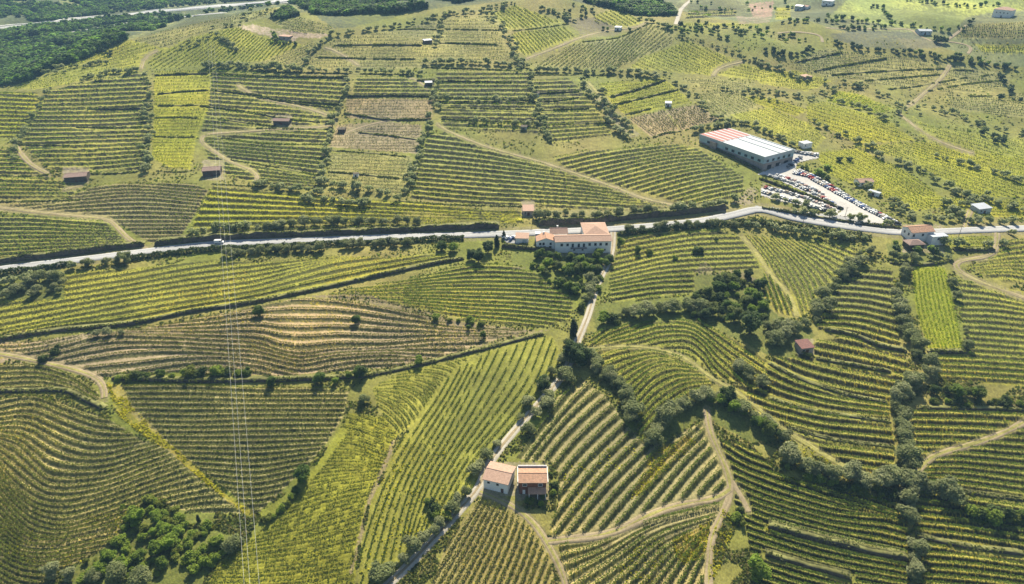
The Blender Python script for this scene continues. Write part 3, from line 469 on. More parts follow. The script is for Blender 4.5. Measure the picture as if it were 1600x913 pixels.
# trees: (kind, where, height m, n, points, jitter px)
TREES = [
 ('olive', 'in the dense clump below the road at left', 5.2, 22, '4,446 30,444 60,442 92,438 95,452 70,456 40,460 10,464', 5), ('olive', 'under the road near the left dirt track', 4.8, 6, '115,420 200,409', 1),
 ('olive', 'below the left part of the road', 4.6, 18, '355,402 402,395 450,394 507,391', 1), ('olive', 'under the road hedge left of the manor', 4.6, 10, '540,388 585,385 636,384', 1), ('round', 'left of the manor below the road', 5.5, 3, '680,393 700,391 716,394', 0),
 ('olive', 'on the bank above the left road part', 4.8, 10, '300,368 330,362 390,358', 2), ('olive', 'on the bank above the middle of the road', 4.8, 26, '405,360 475,354 550,351 655,351', 2), ('olive', 'above the road right of the manor', 5.4, 24, '843,342 900,340 950,338 1040,330 1100,326 1150,318', 2),
 ('olive', 'in the row along the yard fence', 4.4, 4, '1211,312 1262,324', 0), ('olive', 'in the row above the yard road wall', 4.4, 9, '1239,333 1305,341 1400,354', 0),
 ('olive', 'below the road right of the manor', 5.2, 15, '975,362 1040,357 1100,355 1200,356', 1.5), ('olive', 'below the road under the yard', 5.4, 11, '1211,361 1264,368 1348,377', 1.5),
 ('olive', 'in the belt left of the arched rows', 5.6, 19, '922,558 932,578 970,603 985,635 988,660', 4), ('olive', 'in the belt under the arched rows', 6.0, 15, '1015,695 1035,668 1055,642 1085,630 1110,624', 3), ('round', 'in the thick belt below the arched rows', 6.5, 11, '1110,630 1140,632 1170,655 1215,688', 4), ('olive', 'at the lower end of the arched belt', 5.2, 8, '1120,622 1155,640 1195,668 1218,690', 3),
 ('olive', 'on the bank beside the arched rows', 4.8, 6, '1150,575 1165,585 1178,600 1195,605', 3), ('olive', 'in the belt across the lower right', 6.6, 17, '1227,700 1228,718 1255,735 1320,752 1360,758 1425,762', 3), ('olive', 'at the right end of the lower belt', 6.4, 7, '1440,764 1475,778 1490,788', 3), ('shrub', 'beyond the lower belt at the right edge', 5.5, 6, '1515,808 1550,812 1596,812', 3),
 ('olive', 'at the top of the right olive line', 5.2, 4, '1415,420 1405,450', 2), ('olive', 'in the line left of the bright green block', 6.2, 14, '1398,462 1410,500 1425,530 1436,562', 4), ('olive', 'in the middle of the right olive line', 6.2, 16, '1447,572 1455,588 1430,600 1400,615 1402,640 1408,665 1414,690', 4), ('olive', 'in the lower part of the right olive line', 5.8, 14, '1414,702 1418,735 1415,800 1424,835 1430,870 1430,905', 4), ('round', 'right of the olive line crossing', 5.5, 6, '1460,612 1500,620 1540,625', 4),
 ('olive', 'in the belt above the diagonal rows', 6.2, 15, '1347,412 1325,424 1300,446 1283,478 1262,506', 5), ('olive', 'behind the red roofed shed', 6, 12, '1205,512 1222,520 1240,518 1210,536', 5), ('round', 'standing huge at the end of the diagonal rows', 13, 1, '1170,522 1170,522', 0),
 ('round', 'in the thicket above the outer arched rows', 6, 34, '1092,495 1120,495 1150,500 1140,480 1110,470 1120,455 1150,460 1135,442 1165,440 1185,455 1165,470 1195,490', 6), ('olive', 'at the top edge of the outer arched rows', 6, 15, '968,494 1000,495 1035,486 1068,484 1092,488', 3), ('round', 'bright green beside the double track', 6.8, 1, '942,505 942,505', 0), ('round', 'pale green left of the double track', 4.8, 1, '908,484 908,484', 0), ('shrub', 'beside the bright green tree', 4, 3, '955,505 966,508', 2),
 ('cypress', 'dark and upright left of the double track', 9.5, 1, '896,524 896,524', 0), ('round', 'dark and broad at the double track bend', 8.5, 2, '896,562 906,570', 0), ('olive', 'left of the double track below the bend', 4.6, 9, '890,540 880,565 865,585 842,610 806,660', 3), ('round', 'dark beside the middle of the double track', 5.5, 2, '852,602 845,610', 0), ('olive', 'right of the double track', 4.6, 8, '925,560 893,582 884,600 860,625 838,652 822,675', 2),
 ('olive', 'left of the track near the two houses', 4.5, 7, '774,696 755,720 742,738 722,778 705,798', 2), ('olive', 'along the lower part of the double track', 4.7, 8, '690,820 665,844 650,858 635,876 617,890 597,902 575,912', 1.5), ('shrub', 'in the green tongue of the yellow field', 3.2, 6, '672,790 678,805 690,815 702,806', 2),
 ('round', 'in the manor garden', 4.8, 46, '836,402 850,404 870,404 890,404 910,405 930,404 946,405 952,410 842,424 858,432 880,424 900,426 915,420 935,422 945,412 948,428 930,425 890,435 870,445 880,455 905,455', 5), ('olive', 'at the lower end of the manor garden', 5.6, 6, '932,440 925,452 920,462 910,470', 4), ('round', 'dark left of the manor', 7.5, 3, '738,405 746,412 760,398', 2), ('cypress', 'dark at the road left of the manor', 8, 2, '778,384 786,372', 1),
 ('round', 'alone above the mauve terraces', 6, 1, '405,494 405,494', 0), ('round', 'alone in the middle of the mauve terraces', 5, 1, '557,504 557,504', 0), ('olive', 'on the dark bank at left', 4.6, 3, '152,526 176,524 190,524', 0), ('shrub', 'beside the left dirt track', 3.6, 2, '70,564 89,552', 0), ('shrub', 'at the right end of the mauve terraces', 3.6, 5, '680,500 710,503 735,505 754,508', 1.5), ('round', 'small at the right end of the mauve terraces', 3.6, 2, '732,516 755,528', 0),
 ('shrub', 'in the bush line at left', 4, 14, '186,594 215,592 250,590 290,588 345,585 392,588', 1.5), ('round', 'in the line below the mauve terraces', 6, 2, '424,602 500,598', 0), ('round', 'midway below the mauve terraces', 5.5, 4, '524,598 545,592 556,590 578,590', 1), ('round', 'bright green on the bank below the mauve terraces', 5, 1, '655,570 655,570', 0), ('olive', 'at the head of the yellow slope', 5, 1, '568,630 568,630', 0),
 ('round', 'alone at the edge of the yellow slope', 7.5, 1, '476,752 476,752', 0), ('cypress', 'small and thin in the lower left', 3.5, 1, '311,815 311,815', 0), ('olive', 'at the edge of the lower left scrub', 6, 1, '366,858 366,858', 0), ('shrub', 'along the gully under the yellow slope', 2.8, 9, '412,815 430,805 450,788 462,772', 1.5),
 ('round', 'in the wooded corner at the bottom left', 4.4, 24, '205,812 230,830 260,825 285,850 250,870 220,880 190,870 160,890', 14), ('olive', 'at the bottom left edge of the wood', 6, 7, '80,905 100,895 120,912 230,912 262,905', 6), ('shrub', 'low in the wooded corner at the bottom left', 3.0, 100, '200,800 240,800 290,830 330,860 300,890 260,850 220,830 190,850 230,890 180,880 130,900', 16),
 ('shrub', 'in the undergrowth of the thicket', 3.2, 46, '1090,495 1120,490 1110,465 1125,445 1150,440 1180,455 1150,475 1165,490 1195,500 1210,520', 9), ('shrub', 'in the gardens below the manor', 2.6, 26, '835,415 860,440 890,440 915,425 945,425 930,450 900,458 880,450', 7), ('shrub', 'along the terrace strip at the right edge', 3, 14, '1450,628 1500,632 1560,630 1600,634', 3), ('shrub', 'under the belt across the lower right', 2.6, 24, '1225,722 1260,745 1320,764 1380,772 1430,776', 4),
 ('round', 'bright green at the bottom edge', 9, 1, '1182,905 1182,905', 0), ('shrub', 'at the end of the pale fan rows', 3.4, 5, '1148,800 1152,815 1160,822', 3), ('round', 'around the right house', 5, 5, '1395,385 1408,400 1452,396 1468,400', 2), ('olive', 'below the right house', 5, 10, '1345,400 1365,398 1385,404 1410,408 1440,408 1480,402', 3), ('olive', 'right of the right house', 5.4, 6, '1470,385 1508,386 1545,388 1572,380 1580,368', 3), ('olive', 'right of the bright green block', 5, 4, '1484,438 1494,470 1512,545', 1),
 ('shrub', 'beside the two small houses', 3, 7, '862,745 868,762 866,775 820,785 842,790', 2), ('shrub', 'scattered in the rows right of the manor', 3.4, 7, '970,380 975,390 1072,405 1100,390 1125,375', 3),
 ('hedge', 'below the road at the left edge', 3.6, 0, '0,430 60,422 108,414', 0), ('hedge', 'below the road under the left terraces', 3.6, 0, '196,408 260,399 340,391 430,388 520,383 620,379 725,374', 0), ('hedge', 'below the road under the yard', 4, 0, '965,368 1040,360 1110,353 1190,350 1250,358 1360,374', 0),
 # ---- upper slopes
 ('olive', 'in the tree line between the left plots', 5.0, 32, '228,122 232,160 234,200 230,250 226,272', 3), ('olive', 'in the leftmost slanting tree line', 4.8, 19, '78,142 50,185 22,250', 2), ('olive', 'in the dark row above the winding track', 5.6, 35, '322,106 400,108 470,112', 2), ('olive', 'in the row above the central blocks', 5.0, 19, '480,112 560,114 655,117', 1.5), ('olive', 'in the row under the summit plots', 5.0, 23, '664,100 740,100 825,105', 1),
 ('olive', 'along the edge of the left hill field', 4.7, 14, '470,112 485,88 505,66 520,56', 2), ('olive', 'along the skyline left of the summit', 4.7, 22, '530,56 580,48 620,42 660,34 700,24', 2), ('olive', 'in the line right of the upper hut', 4.7, 11, '690,30 685,55 678,72', 2), ('olive', 'in the line down from the summit', 5.4, 30, '762,22 782,40 795,60 805,85 818,112', 4), ('olive', 'around the summit', 5.0, 22, '700,28 740,22 780,12 800,6', 5),
 ('olive', 'in the line left of the small central blocks', 5.0, 24, '548,124 540,155 520,192 510,240 505,290', 2.5), ('olive', 'in the line right of the small central blocks', 5.3, 30, '684,138 676,180 660,225 645,265 630,312', 3.5), ('olive', 'below the pale central block', 5.0, 9, '520,292 570,298 606,306', 1), ('olive', 'above the yellow terraces', 4.7, 12, '470,315 520,316 546,322 575,322', 2), ('olive', 'along the winding track foot', 4.4, 16, '400,290 440,296 500,305', 3), ('olive', 'in the short row by the huts', 4.7, 11, '735,192 838,196', 1), ('olive', 'in the row on the green terraces', 4.7, 16, '682,156 740,160 830,160', 1.5),
 ('olive', 'in the line left of the green block', 5.0, 24, '828,118 835,150 846,190 856,225', 3), ('olive', 'beside the pale double track uphill', 5.0, 19, '908,130 925,150 950,185 975,215', 3), ('olive', 'in the row above the green block', 4.8, 14, '830,112 910,114', 1), ('olive', 'in the row above the yellow strips', 5.0, 19, '912,118 960,114 1030,120', 2.5), ('olive', 'in the line down to the warehouse', 4.3, 22, '1040,118 1062,135 1090,160 1120,190 1165,198', 4), ('olive', 'left of the warehouse', 4.3, 9, '1080,205 1110,200 1150,192', 2), ('olive', 'beside the yellow strips', 4.8, 14, '940,142 945,160 960,185 985,200', 3),
 ('olive', 'behind the warehouse', 4.1, 12, '1170,196 1200,210 1240,228', 2), ('round', 'on the crest right of the striped field', 4.6, 16, '1040,46 1070,52 1085,50 1110,54 1140,62', 3), ('olive', 'in the line below the crest', 4.1, 18, '1060,58 1100,68 1140,82 1185,100', 3), ('round', 'dark in the belt below the far field', 5.0, 16, '1195,82 1220,86 1245,88 1270,78', 3), ('olive', 'in the line under the dark belt', 4.1, 20, '1175,95 1220,112 1262,130', 3), ('olive', 'along the lower edge of the lime field', 4.1, 18, '1165,140 1220,148 1262,155 1290,150', 3), ('olive', 'scattered on the small fenced plot', 3.8, 10, '1120,140 1160,145 1210,160', 4),
 ('olive', 'scattered left of the right slope track', 4.1, 22, '1290,132 1330,138 1370,142 1400,170 1390,190', 7), ('olive', 'in the row below the wide striped plot', 4.3, 10, '1300,158 1350,172 1385,186', 1.5), ('olive', 'scattered right of the right slope track', 4.1, 30, '1420,170 1460,172 1500,188 1550,205 1595,215', 8), ('round', 'dark along the right edge', 5.5, 9, '1560,120 1580,140 1565,155 1595,158', 4), ('round', 'in the dark group at the far right', 5.0, 7, '1530,200 1535,210 1570,220 1555,225', 4),
 ('olive', 'in the long line across the right slope', 4.1, 26, '1268,192 1320,215 1380,245 1440,270 1500,305', 4), ('olive', 'in the spaced line across the yellow plot', 4.1, 11, '1456,244 1500,256 1530,266 1590,284', 2), ('olive', 'in the grove left of the right cottage', 4.3, 18, '1480,322 1500,312 1530,315 1500,335 1470,330', 7), ('olive', 'above the road at the right edge', 4.3, 12, '1440,345 1490,345 1540,350 1600,350', 3), ('olive', 'around the yard cottage', 4.1, 9, '1335,295 1360,290 1390,320 1410,330', 5), ('shrub', 'between the warehouse yard and the field', 4, 9, '1250,262 1262,268 1285,285 1300,250 1330,250', 5), ('olive', 'at the edge of the yard slope', 3.8, 9, '1395,310 1410,335 1430,345', 4), ('olive', 'in the lower right of the yellow plot', 4.1, 14, '1520,305 1560,320 1600,330', 5),
 ('olive', 'along the left hill tracks', 4.7, 19, '45,122 90,112 130,104 165,100', 4), ('olive', 'above the big left plot', 4.7, 19, '130,126 165,118 215,112', 2), ('round', 'in the dark clump on the left slope', 4.2, 9, '145,74 158,82 175,88', 1.5), ('olive', 'on the smooth left hill field', 4.7, 12, '345,62 360,70 370,84', 2), ('round', 'beside the bare earth on the left ridge', 5.9, 3, '428,56 432,64', 2), ('shrub', 'below the bare earth', 4, 6, '425,66 445,70 465,68', 2), ('olive', 'on the far terraces of the left ridge', 4.4, 19, '290,70 292,80 400,20 420,18', 6),
 ('round', 'in the scrub below the summit field', 4.2, 14, '880,14 905,20 930,10 915,28 895,32', 6), ('round', 'by the white shed on the hill', 4.2, 4, '940,48 976,46 985,50', 1), ('olive', 'along the lime crest field', 4.7, 16, '845,14 870,22 895,34', 2), ('olive', 'along the top of the striped field', 4.7, 11, '1000,30 1030,40 1050,46', 2),
 ('round', 'in the far hedge under the meadow', 5.0, 26, '1290,26 1330,34 1380,38 1420,42 1490,50 1520,34', 2), ('round', 'in the far hedge below the dark plot', 4.6, 30, '1300,70 1370,80 1420,84 1480,96 1540,104', 3), ('round', 'on the gully at the far right', 4.6, 30, '1430,86 1480,92 1540,100 1590,112', 5), ('round', 'in the clump on the meadow', 4.6, 12, '1360,14 1380,12 1385,24 1395,34', 3), ('round', 'dark by the far grey building', 6.7, 5, '1458,66 1474,68', 2), ('round', 'along the far lanes', 4.6, 34, '1220,34 1260,34 1300,36 1310,46 1380,44', 3), ('round', 'in the top hedge of the meadow', 5.0, 22, '1420,2 1470,8 1520,12 1560,10', 2), ('round', 'in the rough ground beyond the crest', 4.6, 50, '1060,45 1100,44 1150,48 1200,56 1250,62', 6), ('round', 'among the far gardens', 4.2, 24, '1080,10 1120,12 1150,20 1220,8 1240,20', 8),
]
FOREST = ['-130,-30 -130,160 0,132 100,98 180,60 260,32 340,22 430,8 470,6 520,40 545,40 610,24 640,16 700,6 770,-5 780,-30', '-130,110 -60,92 -60,150 -130,160', '200,40 262,36 300,24 262,26', '-60,92 0,72 60,63 150,50 230,38 262,36 255,46 200,60 130,92 60,122 -60,150', '30,44 60,22 100,12 180,20 150,26 60,36', '-60,66 0,52 90,40 200,28 235,30 120,46 0,64', '320,-20 430,-4 470,10 530,45 560,42 610,28 700,10 760,-6 760,-30 600,-40', '905,2 960,14 1010,34 1050,38 1056,18 1030,0 980,-12', '100,4 220,-10 340,-20 330,2 240,10 150,16', '20,20 60,4 110,-4 70,14', '40,-10 120,-20 90,2', '100,20 160,14 170,20 110,30', '360,-10 430,-14 420,0 350,4', '450,12 470,26 440,34 425,26']
# ------------------------------------------------------------------ rasterise the land use
plots = []
for k, (where, sty, spc, poly, guides) in enumerate(PLOTS):
    P = ext(px(poly)); sl_, ins = poly_mask(P); st = STY[sty]
    rec = dict(where=where, sty=st, style=sty, P=P, k=k, sp=spc, sl=sl_)
    plotid[sl_][ins] = k; sfield[sl_][ins] = np.nan
    if guides:
        G = [np.array(px(g), float) for g in guides]
        d = sum((g[-1]-g[0]) * (1 if g[-1][0] >= g[0][0] else -1) / np.hypot(*(g[-1]-g[0])) for g in G)
        phi = math.atan2(d[1], d[0])
        if abs(phi) > R(89): phi = R(89) * np.sign(phi)
        if phi > R(55): phi -= math.pi                 # keep y' pointing right for steep families
        c, s = math.cos(phi), math.sin(phi)
        def rot(A, c=c, s=s): return np.stack([A[..., 0]*c + A[..., 1]*s, -A[..., 0]*s + A[..., 1]*c], -1)
        def unrot(A, c=c, s=s): return np.stack([A[..., 0]*c - A[..., 1]*s, A[..., 0]*s + A[..., 1]*c], -1)
        PR = rot(P); x0, x1 = PR[:, 0].min()-4, PR[:, 0].max()+4
        xs = np.arange(x0, x1, 1.0); Y = []
        for g in G:
            q = rot(smooth(g, 2.0)); q = q[np.argsort(q[:, 0])]
            y = np.interp(xs, q[:, 0], q[:, 1])
            m0 = np.clip((q[min(6, len(q)-1), 1]-q[0, 1])/max(q[min(6, len(q)-1), 0]-q[0, 0], 1), -.7, .7)
            m1 = np.clip((q[-1, 1]-q[-min(7, len(q)), 1])/max(q[-1, 0]-q[-min(7, len(q)), 0], 1), -.7, .7)
            L = xs < q[0, 0]; y[L] = q[0, 1] + m0*60*np.tanh((xs[L]-q[0, 0])/60); L = xs > q[-1, 0]; y[L] = q[-1, 1] + m1*60*np.tanh((xs[L]-q[-1, 0])/60)
            Y.append(y)
        Y = np.array(Y); Y = Y[np.argsort(Y.mean(1))]
        for i in range(1, len(Y)): Y[i] = np.maximum(Y[i], Y[i-1] + .35*spc)
        Sg = [0.]
        for i in range(1, len(Y)): Sg.append(Sg[-1] + max(1., np.percentile(Y[i]-Y[i-1], 75)/spc))
        Sg = np.array(Sg); ymin, ymax = PR[:, 1].min(), PR[:, 1].max()
        ylo = Y[0] - 60*spc; yhi = Y[-1] + 60*spc
        YY = np.vstack([ylo, Y, yhi]); SS = np.r_[-60, Sg, Sg[-1]+60]
        rec.update(c=c, s=s, xs=xs, YY=YY, SS=SS, rot=rot, unrot=unrot)
        jj, ii = np.where(ins); U = np.stack([ii + sl_[1].start + .5 - PAD, jj + sl_[0].start + .5 - PAD], -1); q = rot(U)
        f = np.clip(q[:, 0]-x0, 0, len(xs)-1.001); i0 = f.astype(int); a = f-i0; sv = np.full(len(q), np.nan)
        yk = [YY[n_][i0]*(1-a) + YY[n_][i0+1]*a for n_ in range(len(YY))]
        for n_ in range(len(YY)-1):
            m = (q[:, 1] >= yk[n_]) & (q[:, 1] < yk[n_+1]); sv[m] = SS[n_] + (SS[n_+1]-SS[n_])*(q[m, 1]-yk[n_][m])/(yk[n_+1][m]-yk[n_][m])
        sub = sfield[sl_]; sub[ins] = sv
    plots.append(rec)
for c, poly in COVERS:
    sl_, ins = poly_mask(ext(px(poly))); paint[sl_][ins] = c
for w in WOODS:
    sl_, ins = poly_mask(ext(px(w))); mask[sl_][ins] = 1; paint[sl_][ins] = (.100, .120, .024)
for c, poly in COVERS[:1] + COVERS[10:11]:
    sl_, ins = poly_mask(ext(px(poly))); mask[sl_][ins] = 1
def pxm(v): return np.interp(v, [0, 20, 100, 230, 375, 560, 745, 913], [1.25, 1.35, 1.6, 2.0, 2.6, 3.4, 4.1, 4.7])
for nm, mat, wd, pts in PATHS:
    P = smooth(px(pts)); w = wd * pxm(P[:, 1].mean()) * .5
    far_ = nm in ('highway', 'far_road', 'far_lane')
    sl_, ins = line_mask(P, {'highway': 4.5, 'far_road': 1.8, 'far_lane': 1.5}[nm] if far_ else w + 1.4); mask[sl_][ins] = 1
    if not far_: paint[sl_][ins] = (.21, .185, .085)
for nm, mat, pts in YARDS:
    sl_, ins = poly_mask(np.array(px(pts))); mask[sl_][ins] = 1; paint[sl_][ins] = (.3, .27, .22)
for where, h, ls in WALLS:
    for l in ls:
        sl_, ins = line_mask(smooth(px(l)), .55*h*pxm(px(l)[0][1])*.9); mask[sl_][ins] = 1
for b in ('862,355 960,355 960,402 862,402', '836,358 870,358 870,392 836,392', '748,722 806,722 806,775 748,775', '806,722 858,722 858,782 806,782', '1410,350 1475,350 1475,395 1410,395', '1090,212 1150,202 1240,238 1240,262 1192,272',
          '98,262 140,262 140,286 98,286', '316,250 350,250 350,282 316,282', '424,180 456,180 456,198 424,198', '814,314 836,314 836,340 814,340', '1244,530 1272,530 1272,554 1244,554'):
    sl_, ins = poly_mask(np.array(px(b))); mask[sl_][ins] = 1; paint[sl_][ins] = (.26, .22, .15)
def look(u, v):
    i = np.clip((u + PAD).astype(int), 0, RW-1); j = np.clip((v + PAD).astype(int), 0, RH-1); return j, i
# distance of the ground seen at each pixel (to know which hillside a point lies on)
DU, DV = np.meshgrid(np.arange(-PAD, 1600+PAD+1, 8.), np.arange(-40, 913+PAD+1, 4.))
DM = np.linalg.norm(hit(DU.ravel(), DV.ravel()) - [0, 0, CAMZ], axis=1).reshape(DU.shape)
def seen(u, v, dist):
    i = np.clip(((u + PAD)/8).round().astype(int), 0, DM.shape[1]-1); j = np.clip(((v + 40)/4).round().astype(int), 0, DM.shape[0]-1)
    return (np.abs(dist - DM[j, i]) < .05*DM[j, i] + 4) & (u > -PAD) & (u < 1600+PAD) & (v > -40) & (v < 913+PAD)
STEP = np.array([p['sty'][0] for p in plots])
def terr(p):                                            # profile of one terrace: flat bench, then the bank
    return np.where(p < .6, p/.6 - .5, .5 - (p-.6)/.4)
def relief(u, v):
    j, i = look(u, v); s = sfield[j, i]; k = plotid[j, i]
    ok = ~np.isnan(s) & (k >= 0) & (mask[j, i] == 0)
    p = np.where(ok, s - np.floor(np.where(np.isnan(s), 0, s)), 0)
    return np.where(ok, STEP[np.maximum(k, 0)] * terr(p), 0), p, ok
def ground(P):
    """height of the finished ground under world points"""
    z = T0(P[:, 0], P[:, 1]); u, v, d = project(np.stack([P[:, 0], P[:, 1], z], -1)); r, _, ok = relief(u, v)
    return z + np.where(ok & seen(u, v, d), r, 0)
def at(u, v):
    return hit(u, v)
# ------------------------------------------------------------------ the ground: one sheet, finer near the valley floor
rr = [70.]
while rr[-1] < 1000: rr.append(rr[-1] + max(.34, .34*(rr[-1]/150)**1.2))
while rr[-1] < 12000: rr.append(rr[-1] * (1.006 if rr[-1] < 2200 else 1.03))
rr = np.array(rr); az = np.concatenate([np.linspace(-180, -57, 32)[:-1], np.linspace(-57, 57, 1250), np.linspace(57, 180, 32)[1:]])
AZ, RR = np.meshgrid(R(1)*az, rr); gxx = RR*np.sin(AZ); gyy = RR*np.cos(AZ)
zz = T0(np.clip(gxx, -5000, 5000), np.clip(gyy, -300, 4900))
uu, vv, dd = project(np.stack([gxx, gyy, zz], -1))
vis = seen(uu, vv, dd)
ju = rs.normal(0, .8, uu.shape); jv = rs.normal(0, .45, uu.shape)
rel, ph, ok = relief(uu, vv); rel = np.where(vis, rel, 0)
zz = zz + rel + np.where(RR < 1000, rs.normal(0, .05, zz.shape), 0)
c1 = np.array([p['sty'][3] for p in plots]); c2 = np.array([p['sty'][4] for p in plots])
j, i = look(uu + ju, vv + jv); kk = plotid[j, i]
# rough grass where nothing is planted: greener in the hollows, drier on the slopes
nz = sum(np.sin((gxx*math.cos(a) + gyy*math.sin(a))/w + p) for a, w, p in ((.3, 31, 1), (1.4, 23, 2), (2.2, 47, .4), (.9, 15, 5), (2.8, 11, 3)))/5
g_a = np.array([.150, .170, .026]); g_b = np.array([.235, .205, .058])
t = np.clip(.5 + nz, 0, 1)[..., None]; colr = g_a*(1-t) + g_b*t
farm = (~vis) | (dd > 900)
fcol = np.array([.105, .130, .050])*(1-t) + np.array([.185, .195, .070])*t
colr = np.where(farm[..., None], fcol, colr)
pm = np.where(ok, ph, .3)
bl = np.clip((np.abs(pm - .81) < .20).astype(float) + rs.normal(0, .15, pm.shape), 0, 1)[..., None]  # bank band: its earth colour also carries painted shade below the vines
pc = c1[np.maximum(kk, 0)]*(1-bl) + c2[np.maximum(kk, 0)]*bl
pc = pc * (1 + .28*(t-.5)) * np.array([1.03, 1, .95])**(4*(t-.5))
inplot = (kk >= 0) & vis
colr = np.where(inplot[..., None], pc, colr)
scr = np.sin(gxx/23 + 2*np.sin(gyy/61)) + np.sin(gyy/37 + gxx/71) + rs.normal(0, .5, gxx.shape)
colr = np.where((farm & vis)[..., None], colr*np.where(scr > .3, 1.2, .72)[..., None], colr)
pt = paint[j, i]; base0 = colr.copy(); haspt = ~np.isnan(pt[..., 0]) & vis
mixp = np.clip(.72 + rs.normal(0, .28, pm.shape) + .5*nz, .15, 1)[..., None]
colr = np.where(haspt[..., None], np.nan_to_num(pt)*mixp + base0*(1-mixp), colr)
# tufts of yellow flowers and bare patches
fl = (rs.rand(*pm.shape) < .07*np.clip(nz*3-.2, 0, 1)) & inplot & (dd < 420)
colr[fl] = (.34, .26, .02)
colr = np.clip(colr * rs.normal(1, .10, pm.shape)[..., None], .01, .9)
nr, na = len(rr), len(az); idx = np.arange(nr*na).reshape(nr, na)
F = np.stack([idx[:-1, :-1], idx[:-1, 1:], idx[1:, 1:], idx[1:, :-1]], -1).reshape(-1, 4)[:, ::-1]
centre = len(gxx.ravel())
V = np.vstack([np.stack([gxx, gyy, zz], -1).reshape(-1, 3)])
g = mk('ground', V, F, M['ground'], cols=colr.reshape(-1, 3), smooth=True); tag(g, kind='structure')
ring = [tuple(p) for p in V[:na]]
hub = mk('ground_below', [(0, 0, float(T0(0, 0)))] + ring[:-1], [(0, (k+1) % (na-1) + 1, k+1) for k in range(na-1)], M['ground'], cols=np.tile((.16, .16, .05), (na, 1))); tag(hub, kind='structure')
del gxx, gyy, zz, uu, vv, dd, colr, pc, pt
# ------------------------------------------------------------------ roads, tracks, yards
def ribbon(name, pts, width, mat, lift=.16, kind='structure', jit=0, offs=0):
    P = smooth(px(pts) if isinstance(pts, str) else pts, 4.0); Wd = at(P[:, 0], P[:, 1])
    # even spacing in metres and a smooth line
    d = np.r_[0, np.cumsum(np.linalg.norm(np.diff(Wd[:, :2], axis=0), axis=1))]; n = max(3, int(d[-1]/2.2)); q = np.linspace(0, d[-1], n)
    X = np.interp(q, d, Wd[:, 0]); Y = np.interp(q, d, Wd[:, 1])
    for _ in range(6):
        X[1:-1] = (X[:-2]+2*X[1:-1]+X[2:])/4; Y[1:-1] = (Y[:-2]+2*Y[1:-1]+Y[2:])/4
    tx, ty = np.gradient(X), np.gradient(Y); L = np.hypot(tx, ty)+1e-9; nx, ny = -ty/L, tx/L
    hw = width/2 * (1 + jit*np.interp(q, np.arange(0, d[-1]+12, 6), rs.normal(0, 1, len(np.arange(0, d[-1]+12, 6)))))
    cols = []
    for f in np.linspace(-1, 1, 5):
        x = X + nx*(hw*f+offs); y = Y + ny*(hw*f+offs); cols.append(np.stack([x, y, T0(x, y) + lift], -1))
    V = np.stack(cols, 1); m = V.shape[0]
    V[:, :, 2] = np.maximum(V[:, :, 2], V[:, :, 2].mean(1, keepdims=True))
    # a shallow skirt so that the sheet sits on the ground
    sk0 = V[:, 0] + np.stack([-nx*.5, -ny*.5, 0*nx-.5], -1); sk1 = V[:, -1] + np.stack([nx*.5, ny*.5, 0*nx-.5], -1)
    V = np.concatenate([sk0[:, None], V, sk1[:, None]], 1); I = np.arange(m*7).reshape(m, 7)
    F = np.stack([I[:-1, :-1], I[:-1, 1:], I[1:, 1:], I[1:, :-1]], -1).reshape(-1, 4)[:, ::-1]
    o = mk(name, V.reshape(-1, 3), F, mat); tag(o, kind=kind); return o, X, Y
for nm, mat, wd, pts in PATHS:
    wd = wd*.82 if mat == 'dirt' else wd
    o, X, Y = ribbon(nm, pts, wd, M[mat], lift={'road': .30, 'highway': .6}.get(nm, .14), jit=.14 if mat == 'dirt' else .03)
    if mat == 'dirt' and not nm.startswith('far') and wd > 2.1: ribbon('track_verge', pts, .75, M['grasstrack'], lift=.18, jit=.5)
    if nm == 'farm_track':                                # grassy middle between the two wheel strips
        ribbon('track_verge', pts, .8, M['dirt'], lift=.19, jit=.3)
    if nm == 'road':
        for f in (-2.95, 2.95): ribbon('road_marking', pts, .16, M['paint'], lift=.33, offs=f)
        ribbon('road_marking', pts, .14, M['paint'], lift=.33)
    if nm == 'highway':
        for f in (-15.5, -2, 2, 15.5): ribbon('highway_marking', pts, 1.3, M['paint'], lift=.72, offs=f)
def drape(name, pts, mat, lift, step=2.5):
    P = np.array(px(pts)); x0, y0 = P.min(0); x1, y1 = P.max(0)
    xs = np.arange(x0, x1+step, step); ys = np.arange(y0, y1+step, step/2.); X, Y = np.meshgrid(xs, ys)
    sl_, ins = poly_mask(P); full = np.zeros((RH, RW), bool); full[sl_] = ins
    cx = (X[:-1, :-1]+X[1:, 1:])/2; cy = (Y[:-1, :-1]+Y[1:, 1:])/2; jj, ii = look(cx, cy); keep = full[jj, ii]
    W3 = at(X.ravel(), Y.ravel()); W3[:, 2] = T0(W3[:, 0], W3[:, 1]) + lift
    I = np.arange(X.size).reshape(X.shape); F = np.stack([I[:-1, :-1], I[1:, :-1], I[1:, 1:], I[:-1, 1:]], -1)[keep]
    used, inv = np.unique(F, return_inverse=True); o = mk(name, W3[used], inv.reshape(-1, 4), mat); tag(o, kind='structure'); return o
for n_, (nm, mat, pts) in enumerate(YARDS): drape(nm, pts, M[mat], .20 + .006*n_)

